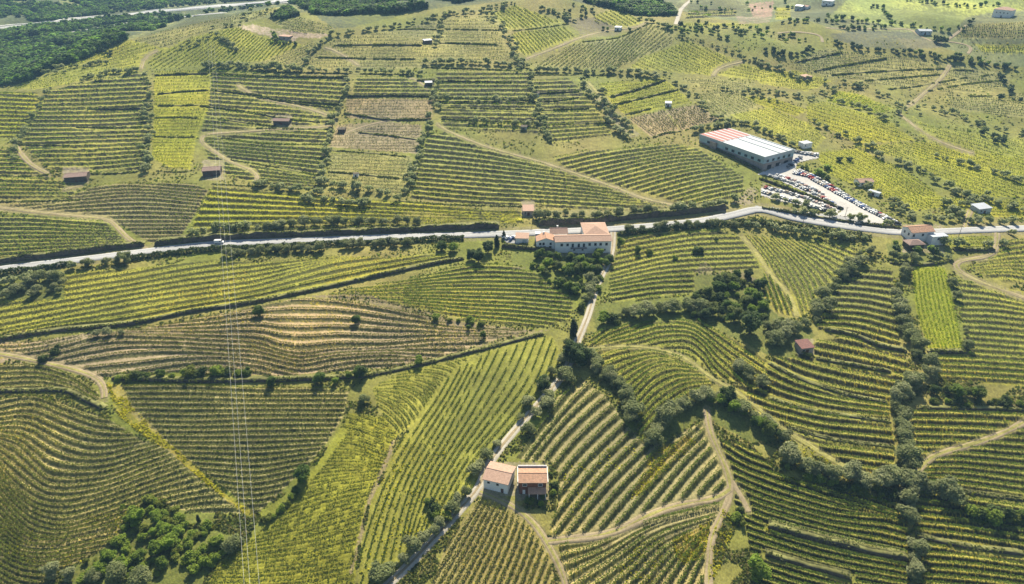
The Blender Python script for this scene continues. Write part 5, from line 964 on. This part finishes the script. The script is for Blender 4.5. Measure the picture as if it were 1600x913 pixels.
def window(t, face, x, z, w=1.1, h=1.5, y=0, name='window', pane='pane', mat=None, pm=None):
    """face f: wall facing the valley at y; l / r: side walls at x = y"""
    f = MB(); g = MB(); a, b_, c, d = x-w/2, x+w/2, z-h/2, z+h/2; k = .12
    def bx(m, p0, p1, q0, q1, o0, o1):
        if face == 'f': m.box(p0, p1, y-o1, y-o0, q0, q1)
        elif face == 'l': m.box(y-o1, y-o0, p0, p1, q0, q1)
        else: m.box(y+o0, y+o1, p0, p1, q0, q1)
    bx(f, a-k, a, c-k, d+k, .003, .09); bx(f, b_, b_+k, c-k, d+k, .003, .09); bx(f, a, b_, d, d+k, .003, .09); bx(f, a-.1, b_+.1, c-k-.002, c-.001, .003, .16)
    o = f.build(name, mat or M['frame'], t); bx(g, a, b_, c, d, .004, .03); bx(g, x-.03, x+.03, c, d, .031, .05); g.build(pane, pm or M['glass'], o); return o
# -- the manor
t, Wd_ = site('manor_house', 'long white two-storey manor with terracotta roofs and balcony below the road', 'house', (867.5, 395), (954, 395))
block(t, 0, Wd_, 0, 9, 7.3, M['white'], M['tile'], 'gable', 1.5)
block(t, .56*Wd_, Wd_-.01, 9.01, 26, 7.3, M['white'], M['tile'], 'hip', 2.3, name='rear_wing', rname='hip_roof')
block(t, -1.5, .26*Wd_, 14, 21, 6.2, M['white'], M['tile'], 'gable', 1.9, name='back_range', rname='back_roof', chimney=[(3, 19)])
block(t, -10.5, -.01, 4, 12, 6.0, M['white'], M['tile_bright'], 'gabley', 1.9, name='side_wing', rname='side_roof', chimney=[(-6, 11)])
block(t, -10.8, -8.0, 12.02, 15, 7.0, M['white'], M['white'], 'flat', 0, name='stair_tower', rname='flat_roof')
for k, fr in enumerate((.113, .217, .613, .716, .81, .915)): window(t, 'f', fr*Wd_, 5.3, 1.25, 1.5)
for fr in (.31, .418, .51): window(t, 'f', fr*Wd_, 4.75, 1.3, 2.5, name='balcony_door', mat=M['white'])
for fr, zz_ in ((.34, 1.9), (.49, 1.9), (.73, 1.7), (.89, 1.7)): window(t, 'f', fr*Wd_, zz_, .9, .7)
for x_ in (-8.6, -6.6, -2.4): window(t, 'f', x_, 4.3, 1.1, 1.4, y=4)
for x_ in (-6.0, -2.6): window(t, 'f', x_, 1.6, 1.3, 2.0, y=4, name='side_door', mat=M['door'])
b = MB(); b.box(.27*Wd_, .56*Wd_, -1.6, -.002, 3.25, 3.45); 
for x_ in np.linspace(.275*Wd_, .555*Wd_, 26): b.box(x_-.03, x_+.03, -1.55, -1.49, 3.45, 4.4)
b.box(.27*Wd_, .56*Wd_, -1.58, -1.46, 4.4, 4.48); b.build('balcony', M['frame'], t)
for fr in (.30, .42, .54):
    b = MB(); b.tube([(fr*Wd_, -1.35, -2), (fr*Wd_, -1.35, 3.25)], .17, 8); b.build('column', M['white'], t)
t, w = site('garage', 'small white garage with a faded tile roof left of the manor', 'garage', (806, 380), (825, 380))
block(t, 0, w, 0, 6, 3.0, M['white'], M['tile'], 'shed', .7); 
b = MB(); b.box(w*.55, w*.9, -.05, -.003, 0, 2.2); b.build('garage_door', M['greywall'], t)
# -- the two small houses by the track
t, w = site('small_house', 'white cottage with a weathered terracotta roof beside the double track', 'house', (755.7, 763), (793, 772.5))
block(t, 0, w, 0, 9.2, 5.0, M['white'], M['tile'], 'gable', 1.0)
for x_ in (2, 5.6): window(t, 'f', x_, 3.7, .8, .7)
b = MB(); b.box(w*.72, w*.72+1.1, -.06, -.003, 0, 2.1); b.build('door', M['door'], t)
t, w = site('brick_house', 'brown brick house with an orange roof and white gable frames beside the cottage', 'house', (811.5, 772), (853, 772))
block(t, 0, w, 0, 7.2, 6.0, M['brick'], M['tile_bright'], 'gable', .9)
b = MB(); b.box(-.5, w+.5, 7.7, 8.0, 5.2, 7.0); b.box(-.75, -.47, -.3, 7.69, 5.3, 6.6); b.box(w+.47, w+.75, -.3, 7.69, 5.3, 6.6); b.build('parapet', M['white'], t)
for x_ in (2.0, w-2.2): window(t, 'f', x_, 4.7, 1.5, 1.1, mat=M['white'])
b = MB(); q = [(.32*w, -2.6, 2.5), (w, -2.6, 2.5), (w, -.01, 3.3), (.32*w, -.01, 3.3)]; b.add(q + [(x, y, z+.18) for x, y, z in q], [(3,2,1,0),(4,5,6,7),(0,1,5,4),(1,2,6,5),(2,3,7,6),(3,0,4,7)]); b.build('veranda_roof', M['tile_bright'], t)
for x_ in (.36*w, .68*w, w-.3):
    b = MB(); b.box(x_-.12, x_+.12, -2.5, -2.26, -2, 2.5); b.build('veranda_post', M['white'], t)
b = MB(); b.box(1.2, 2.2, -.06, -.003, 0, 2.1); b.build('door', M['white'], t)
b = MB(); b.box(-.9, .0-.3, 1.0, 4.2, -2, .9); b.build('side_step', M['concrete'], t)
# -- the house by the right part of the road
t, w = site('roadside_house', 'white roadside house with a bright orange roof at the right', 'house', (1421, 378), (1455, 377))
block(t, 0, w, 0, 9, 6.2, M['white'], M['tile_bright'], 'gable', 1.7)
for x_ in (1.6, .52*w, .8*w): window(t, 'f', x_, 4.3, 1.1, 1.4)
window(t, 'l', 2.4, 4.3, 1, 1.3, y=0); window(t, 'l', 6.2, 4.3, 1, 1.3, y=0)
block(t, .74*w, .74*w+10, -4.5, -.02, 4.6, M['white'], M['metalroof'], 'flat', 0, name='annex', rname='annex_roof')
for x_ in (.74*w+4.4, .74*w+7.6): window(t, 'f', x_, 3.3, 1.6, 1.1, y=-4.5)
t, w = site('stone_shed', 'old stone shed with a worn reddish roof in front of the roadside house', 'shed', (1419, 392), (1442, 392))
block(t, 0, w, 0, 6.5, 3.9, M['stone'], M['tile_old'], 'hip', 1.5); window(t, 'f', w*.6, 2.4, .8, .8)
b = MB(); b.box(1.5, 2.6, -.05, -.003, -.1, 2.0); b.build('door', M['door'], t)
# -- barns, huts and far houses
def hut(label, L, Rr, dep, h, wall, roofm, roof='gable', rh=1.2, cat='barn', name='barn', door=True, wins=1, group=None):
    t, w = site(name, label, cat, L, Rr, group); block(t, 0, w, 0, dep, h, M[wall], M[roofm], roof, rh, over=.3)
    if door:
        b = MB(); dw = min(1.6, w*.3); b.box(w*.5-dw/2, w*.5+dw/2, -.06, -.003, -.2, min(2.1, h*.75)); b.build('door', M['door'], t)
    for k in range(wins): window(t, 'f', w*(.2 + .6*k/max(1, wins-1)) if wins > 1 else w*.2, h*.62, min(.9, w*.16), min(.9, h*.3))
    return t
hut('old barn with a long pinkish tile roof above the left road plots', (102, 285), (137, 284), 9, 3.6, 'stone', 'tile_old', wins=2)
hut('old barn with a dull brown roof at the foot of the winding track', (318, 278), (345, 274), 9, 4.2, 'stone', 'tile_old', wins=2)
hut('low barn with a greyish pink roof beside the upper winding track', (427.5, 196), (452, 196), 7.5, 3.4, 'stone', 'tile_old', wins=2)
hut('small hut with a salmon tile roof above the road near the manor', (817.5, 337), (834, 337), 8, 3.0, 'brownwall', 'tile', 'shed', .8, 'hut', 'hut')
hut('shed with a dark red tile roof at the end of the wooded belt', (1251, 553), (1270, 551), 6, 2.8, 'brownwall', 'tile_red', 'shed', .6, 'shed', 'shed')
hut('small hut with a white metal roof high on the hill', (663.5, 69), (675.5, 69), 6, 3.4, 'stone', 'metalroof', 'shed', .5, 'hut', 'hut')
hut('small hut with a white metal roof by the dirt spur under the summit plots', (664.5, 135), (675.5, 135), 5, 3.0, 'stone', 'metalroof', 'shed', .5, 'hut', 'hut')
hut('little white hut beside the two tan blocks', (1039, 167), (1048.5, 167), 5, 3.0, 'white', 'metalroof', 'shed', .4, 'hut', 'hut')
hut('low cottage with a reddish tile roof above the car yard', (1342, 292), (1364, 291), 7, 3.0, 'white', 'tile', 'gable', 1.2, 'house', 'cottage', wins=2)
hut('small shed with a pink roof on the right slope', (1258, 126), (1269, 123), 8, 2.4, 'brownwall', 'tile', 'shed', .5, 'shed', 'shed')
hut('white shed under a tree on the hill crest', (960, 48), (970, 48), 6, 3.2, 'white', 'metalroof', 'shed', .4, 'shed', 'shed')
hut('white box building on the bank behind the warehouse', (1255, 233), (1268, 231), 6, 3.8, 'white', 'metalroof', 'flat', 0, 'shed', 'shed', door=False)
hut('long low grey building among the far lanes', (1435, 55), (1455, 55), 11, 4.0, 'greywall', 'metalroof', 'gable', 1.2, 'building', 'farm_building', wins=3)
hut('large white far house with a pale orange roof at the top right', (1549, 27), (1578, 28), 14, 8.0, 'white', 'tile', 'hip', 2.6, 'house', 'far_house', wins=4)
hut('far house with a dark blue-grey wall and white roof in the top gardens', (1241, 17), (1252, 17), 8, 5.5, 'greywall', 'metalroof', 'gable', 1.4, 'house', 'far_house', wins=2)
hut('far white annex with a pinkish roof beside the blue-grey house', (1253.5, 15), (1261, 15), 7, 3.5, 'white', 'tile', 'gable', 1.2, 'house', 'far_house')
hut('far pale house with a flat white roof right of the top gardens', (1283, 9), (1299, 9), 9, 5.5, 'white', 'metalroof', 'shed', .6, 'house', 'far_house', wins=2)
hut('tiny grey hut on the upper part of the green block', (833, 151), (842, 151), 4, 2.6, 'greywall', 'stone', 'shed', .4, 'hut', 'hut')
hut('tiny pale hut at the lower corner of the green block', (814, 204), (823, 204), 4, 2.6, 'greywall', 'stone', 'shed', .4, 'hut', 'hut')
hut('tiny white water tank house in the pale central block', (552, 277), (560, 277), 3, 2.2, 'white', 'stone', 'flat', 0, 'hut', 'hut', wins=0)
hut('small grey hut at the bend of the winding track', (528, 208), (539, 208), 5, 2.6, 'stone', 'stone', 'shed', .4, 'hut', 'hut')
hut('open shed with a pale roof among the olives at the right', (1528, 334), (1547, 334), 7, 3.4, 'greywall', 'metalroof', 'shed', .7, 'shed', 'shed')
hut('long white trailer parked above the yard bank', (1355, 303), (1372, 309), 3, 2.6, 'white', 'metalroof', 'flat', 0, 'trailer', 'trailer', wins=0)
hut('pinkish ruin on the bare earth of the left ridge', (436, 62), (452, 62), 7, 3.0, 'brownwall', 'tile', 'shed', .3, 'hut', 'hut', wins=0)
# -- the warehouse
P = hit([1191, 1092, 1237], [267, 222, 250]); A = P[0]; d = P[1]-A; Lw = float(np.hypot(d[0], d[1])); a = math.atan2(d[1], d[0]); e = P[2]-A; Dw = float(abs(-math.sin(a)*e[0] + math.cos(a)*e[1]))
t = empty('warehouse', (A[0], A[1], float(T0(P[:, 0], P[:, 1]).min()) + .6), a); tag(t, 'large warehouse with a striped pink and white roof beside the car yard', 'warehouse')
if (-math.sin(a)*e[0] + math.cos(a)*e[1]) < 0: Dw = -Dw
H_ = 9.5; print('warehouse', Lw, Dw, math.degrees(a))
def yb(m, x0, x1, f0, f1, z0, z1, k=0): m.box(x0, x1, min(f0*Dw, f1*Dw), max(f0*Dw, f1*Dw), z0, z1, k)
b = MB(); yb(b, 0, Lw, 0, 1, -4, H_-5); b.build('base_wall', M['brownwall'], t)
b = MB(); yb(b, .02, Lw-.02, .0005, .9995, H_-5, H_-.3); b.build('wall', M['teal'], t)
b = MB(); yb(b, -.25, Lw+.25, -.008, .002, H_-2.0, H_+.4); yb(b, -.25, .05, .0021, .998, H_-2.0, H_+.4); b.build('parapet', M['greywall'], t)
b = MB(); yb(b, .06, .64*Lw, .003, .997, H_-.29, H_+.1); ro = b.build('roof', M['metalroof'], t)
b = MB(); yb(b, .641*Lw, Lw-.02, .003, .997, H_-.29, H_+.3); rs_ = b.build('striped_roof', M['metalroof'], t)
for k in range(6):
    b = MB(); yb(b, .645*Lw, Lw-.05, .01 + k*.165,   .01 + k*.165 + .115, H_+.302, H_+.36); b.build('roof_stripe', simple('pink_sheet_mat', (.40, .19, .165), (.3, 1.5), .9, 1.1), rs_)
for f in (.50, .76, .955):
    b = MB(); yb(b, .6, .62*Lw, f, f+.035, H_+.102, H_+.45); b.build('skylight', M['greywall'], ro)
for k in range(9):
    x_ = 3 + k*(Lw-8)/9
    if k == 6: continue
    b = MB(); yb(b, x_, x_+2.6, -.006, -.001, H_-4.4, H_-2.6); b.build('window', M['glass'], t)
for k in range(5):
    b = MB(); s_ = Dw/abs(Dw); b.box(-.12, -.003, min(s_*(3+k*abs(Dw)/5.6), s_*(5.4+k*abs(Dw)/5.6)), max(s_*(3+k*abs(Dw)/5.6), s_*(5.4+k*abs(Dw)/5.6)), H_-4.4, H_-2.6); b.build('window', M['glass'], t)
for k in range(3):
    b = MB(); y0 = Dw*(.15 + .28*k); y1 = Dw*(.28 + .28*k); b.box(-.12, -.003, min(y0, y1), max(y0, y1), -2.5, 2.6); b.build('loading_door', M['rubber'], t)
b = MB(); yb(b, .70*Lw, .80*Lw, -.055, -.009, -3, H_-1.5); b.build('side_tower', M['brownwall'], t)

# ------------------------------------------------------------------ vehicles
PAINTS = {'white': (.75, .75, .74), 'silver': (.45, .46, .48), 'grey': (.18, .19, .20), 'black': (.03, .03, .035), 'red': (.40, .05, .04), 'blue': (.08, .13, .30), 'beige': (.45, .38, .28)}
PM = {}
for k, c in PAINTS.items():
    PM[k] = simple(k + '_paint_mat', c, (2,), .97, 1.03, rough=.3)
def car_geo():
    prof = [(-2.1, .35), (-2.12, .85), (-1.75, 1.0), (-1.35, 1.45), (.35, 1.48), (1.05, 1.0), (1.95, .86), (2.1, .6), (2.08, .35)]
    b = MB(); n = len(prof); V = []
    for x, z in prof:
        wv = .82 if z < 1.2 else .68
        V += [(x, -wv, z), (x, wv, z)]
    b.add(V, [(2*i, 2*i+1, 2*(i+1)+1, 2*(i+1)) for i in range(n-1)] + [(2*(n-1), 2*(n-1)+1, 1, 0), tuple(2*i for i in range(n))[::-1], tuple(2*i+1 for i in range(n))], 0)
    return b
def glass_geo(b=None, m=0):
    b = b or MB()
    for s in (-1, 1): b.add([(-1.3, s*.79, 1.02), (.85, s*.79, 1.02), (.3, s*.715, 1.38), (-1.15, s*.715, 1.38)], [(0, 1, 2, 3) if s < 0 else (3, 2, 1, 0)], m)
    b.add([(1.02, -.66, 1.05), (1.02, .66, 1.05), (.42, .6, 1.45), (.42, -.6, 1.45)], [(0, 1, 2, 3)], m); b.add([(-1.74, -.66, 1.06), (-1.74, .66, 1.06), (-1.40, .6, 1.43), (-1.40, -.6, 1.43)], [(3, 2, 1, 0)], m)
    return b
def wheel_geo(x, y, b=None, m=0): b = b or MB(); b.tube([(x, y-.1, .32), (x, y+.1, .32)], .32, 10, m); return b
def full_car(label, colr_, P, rz, cat='car', group=None):
    t = empty('parked_car', P, rz); tag(t, label, cat, group); car_geo().build('body', PM[colr_], t); glass_geo().build('windows', M['glass'], t)
    for x in (-1.35, 1.3):
        for y in (-.76, .76): wheel_geo(x, y).build('wheel', M['rubber'], t)
    return t
def van(label, P, rz):
    t = empty('van', P, rz); tag(t, label, 'van'); b = MB()
    prof = [(-2.7, .4), (-2.72, 2.2), (-2.5, 2.3), (1.3, 2.3), (2.1, 1.35), (2.65, 1.15), (2.72, .4)]; n = len(prof); V = []
    for x, z in prof: V += [(x, -.98, z), (x, .98, z)]
    b.add(V, [(2*i, 2*i+1, 2*(i+1)+1, 2*(i+1)) for i in range(n-1)] + [(2*(n-1), 2*(n-1)+1, 1, 0), tuple(2*i for i in range(n))[::-1], tuple(2*i+1 for i in range(n))]); b.build('body', PM['white'], t)
    g = MB(); g.add([(2.03, -.85, 1.45), (2.03, .85, 1.45), (1.40, .85, 2.24), (1.40, -.85, 2.24)], [(0, 1, 2, 3)])
    for s in (-1, 1): g.add([(.4, s*.995, 1.35), (1.9, s*.995, 1.35), (1.25, s*.995, 2.1), (.4, s*.995, 2.1)], [(0, 1, 2, 3) if s < 0 else (3, 2, 1, 0)])
    g.build('windows', M['glass'], t)
    for x in (-1.7, 1.7):
        for y in (-.9, .9): wheel_geo(x, y).build('wheel', M['rubber'], t)
    return t
q = hit([343], [381])[0]; q2 = hit([352], [380.4])[0]; van('white van driving on the road near the left dirt track', (q[0], q[1], T0(q[0], q[1]) + .3), math.atan2(q2[1]-q[1], q2[0]-q[0]))
small = {}
for k in PAINTS:
    b = car_geo(); glass_geo(b, 1)
    for x in (-1.35, 1.3):
        for y in (-.76, .76): wheel_geo(x, y, b, 2)
    o = b.build('parked_car', [PM[k], M['glass'], M['rubber']]); small[k] = o.data; bpy.data.objects.remove(o)
PAL = {k: simple(k.replace(' ', '_') + '_stone_mat', c, (1, 4), .8, 1.15) for k, c in {'white': (.62, .60, .57), 'pinkish': (.52, .38, .33), 'pale grey': (.42, .42, .42), 'tan': (.45, .38, .28)}.items()}
def pallet(label, k, loc, rz, group):
    t = empty('stone_pallet', loc, rz); tag(t, label, 'pallet', group); b = MB()
    for y in (-.55, 0, .55): b.box(-.8, .8, y-.07, y+.07, -.1, .1)
    b.box(-.8, .8, -.66, .66, .1, .14); b.build('pallet_base', M['wood'], t); b = MB(); hh = rs.uniform(.7, 1.7); w_ = rs.uniform(.9, 1.3)
    for a in range(3):
        b.box(-w_ + .04*rs.rand(), w_ - .06*rs.rand(), -.64 + .05*rs.rand(), .64 - .06*rs.rand(), .143 + hh*a/3, .14 + hh*(a+1)/3 - .01)
    b.build('stone_stack', PAL[k], t)
LOTS = [('along the right edge of the yard', '1242,271 1262,276 1290,292 1315,306 1350,326 1392,346', 40, 1.2), ('in the second line at the right edge of the yard', '1250,268 1275,279 1300,293 1340,318 1402,350', 30, 1), ('along the middle bank of the yard', '1203,276 1235,286 1260,297 1290,312 1312,326', 30, 1.2), ('behind the middle bank of the yard', '1214,275 1240,283 1262,293 1285,304', 14, 1),
        ('along the top of the lower lot', '1196,294 1230,302 1265,313 1302,328', 24, 1), ('along the fence of the lower lot', '1192,301 1220,309 1250,318 1290,330', 22, 1), ('at the far end of the yard behind the warehouse', '1238,237 1250,239 1262,241 1276,243', 12, 1.5), ('beside the yard entrance bushes', '1231,262 1236,258 1243,252 1250,247', 6, 1), ('in the shade of the warehouse', '1215,257 1222,254 1230,250', 4, .5), ('beside the garage left of the manor', '789,372 794,373 799,375 803,372', 4, 0)]
keys = list(PAINTS); wts = np.array([.36, .24, .12, .08, .08, .07, .05])
for where, pts, n, jit in LOTS:
    P = np.array(px(pts), float); d = np.r_[0, np.cumsum(np.hypot(*np.diff(P, axis=0).T))]; s = np.linspace(0, d[-1], n)
    U = np.stack([np.interp(s, d, P[:, 0]), np.interp(s, d, P[:, 1])], -1) + rs.normal(0, .25, (n, 2))*jit; Wq = hit(U[:, 0], U[:, 1])
    dirs = np.gradient(Wq[:, :2], axis=0)
    for m in range(n):
        if m and np.min(np.hypot(*(Wq[:m, :2] - Wq[m, :2]).T)) < 1.95: Wq[m, :2] += 0; 
        k = 'white' if where.startswith('beside the garage') and m < 2 else keys[rs.choice(7, p=wts)]
        rz = math.atan2(dirs[m, 1], dirs[m, 0]) + R(62) + rs.normal(0, .22); loc = (Wq[m, 0], Wq[m, 1], T0(Wq[m, 0], Wq[m, 1]) + .22)
        if ('middle bank' in where or 'lower lot' in where) and rs.rand() < .6 and m:
            kk_ = list(PAL)[rs.choice(4, p=(.4, .25, .2, .15))]; pallet('%s stone stack, %s from left, %s' % (kk_, ordw(m+1), where), kk_, loc, rs.uniform(0, 3), 'stone stacks ' + where); continue
        lab = '%s car, %s from left, %s' % (k, ordw(m+1), where)
        if m == 0 or where.startswith('beside the garage'): full_car(lab, k, loc, rz, group='cars ' + where)
        else:
            o = bpy.data.objects.new('parked_car', small[k]); COL.objects.link(o); o.location = loc; o.rotation_euler = (0, 0, rz); tag(o, lab, 'car', 'cars ' + where)
for k, (u, v, c) in enumerate(((1268, 335.5, 'silver'), (1340, 351, 'grey'))):
    q = hit([u], [v])[0]; full_car('%s car on the asphalt strip below the %s' % (c, 'lower car lot' if k == 0 else 'yard fence'), c, (q[0], q[1], T0(q[0], q[1]) + .34), -.25)

# ------------------------------------------------------------------ poles and power cables
for k, (u, v, h, lab) in enumerate(((1253, 356, 9, 'wooden utility pole on the road below the yard'), (1320, 340, 7, 'thin lamp post at the lower edge of the yard'), (832, 349, 8, 'wooden utility pole above the road by the manor'), (1178, 349, 8, 'wooden utility pole below the road bend'), (1497, 372, 8, 'wooden utility pole right of the roadside house'))):
    q = hit([u], [v])[0]; t = empty('utility_pole', (q[0], q[1], T0(q[0], q[1]))); tag(t, lab, 'pole')
    b = MB(); b.tube([(0, 0, -.5), (0, 0, h)], [.16, .10], 7); b.build('post', M['wood'], t)
    b = MB(); b.box(-.9, .9, -.06, .06, h-.6, h-.45)
    for x in (-.8, 0, .8): b.tube([(x, 0, h-.45), (x, 0, h-.2)], .05, 5)
    b.build('crossarm', M['wood'], t)
CB = [((326, 90), (383, 935)), ((331, 90), (392, 935)), ((336, 90), (407, 935))]
for k, (a, c) in enumerate(CB):
    A = hit([a[0]], [a[1]])[0]; B = hit([c[0]], [c[1]])[0]; O_ = np.array([0, 0, CAMZ]); A = O_ + (A-O_)*.96; B = O_ + (B-O_)*.86
    pts = [A + (B-A)*f for f in np.linspace(-.35, 1.12, 60)]; b = MB(); b.tube(pts, .029, 5); o = b.build('power_cable', M['cable'])
    tag(o, '%s of the three pale power cables crossing the left slopes' % ('left', 'middle', 'right')[k], 'cable', 'power cables over the left slopes')

# ------------------------------------------------------------------ the air
b = MB(); b.box(-6000, 6000, -900, 12500, -140, 900); hz = b.build('haze', None); tag(hz, kind='stuff')
m = bpy.data.materials.new('haze_mat'); m.use_nodes = True; tn = m.node_tree; tn.nodes.remove(tn.nodes['Principled BSDF'])
pv = tn.nodes.new('ShaderNodeVolumePrincipled'); pv.inputs['Color'].default_value = (.35, .62, 1, 1); pv.inputs['Density'].default_value = HAZE; pv.inputs['Anisotropy'].default_value = 0
tn.links.new(pv.outputs[0], tn.nodes['Material Output'].inputs['Volume']); hz.data.materials.clear(); hz.data.materials.append(m); hz.display_type = 'WIRE'
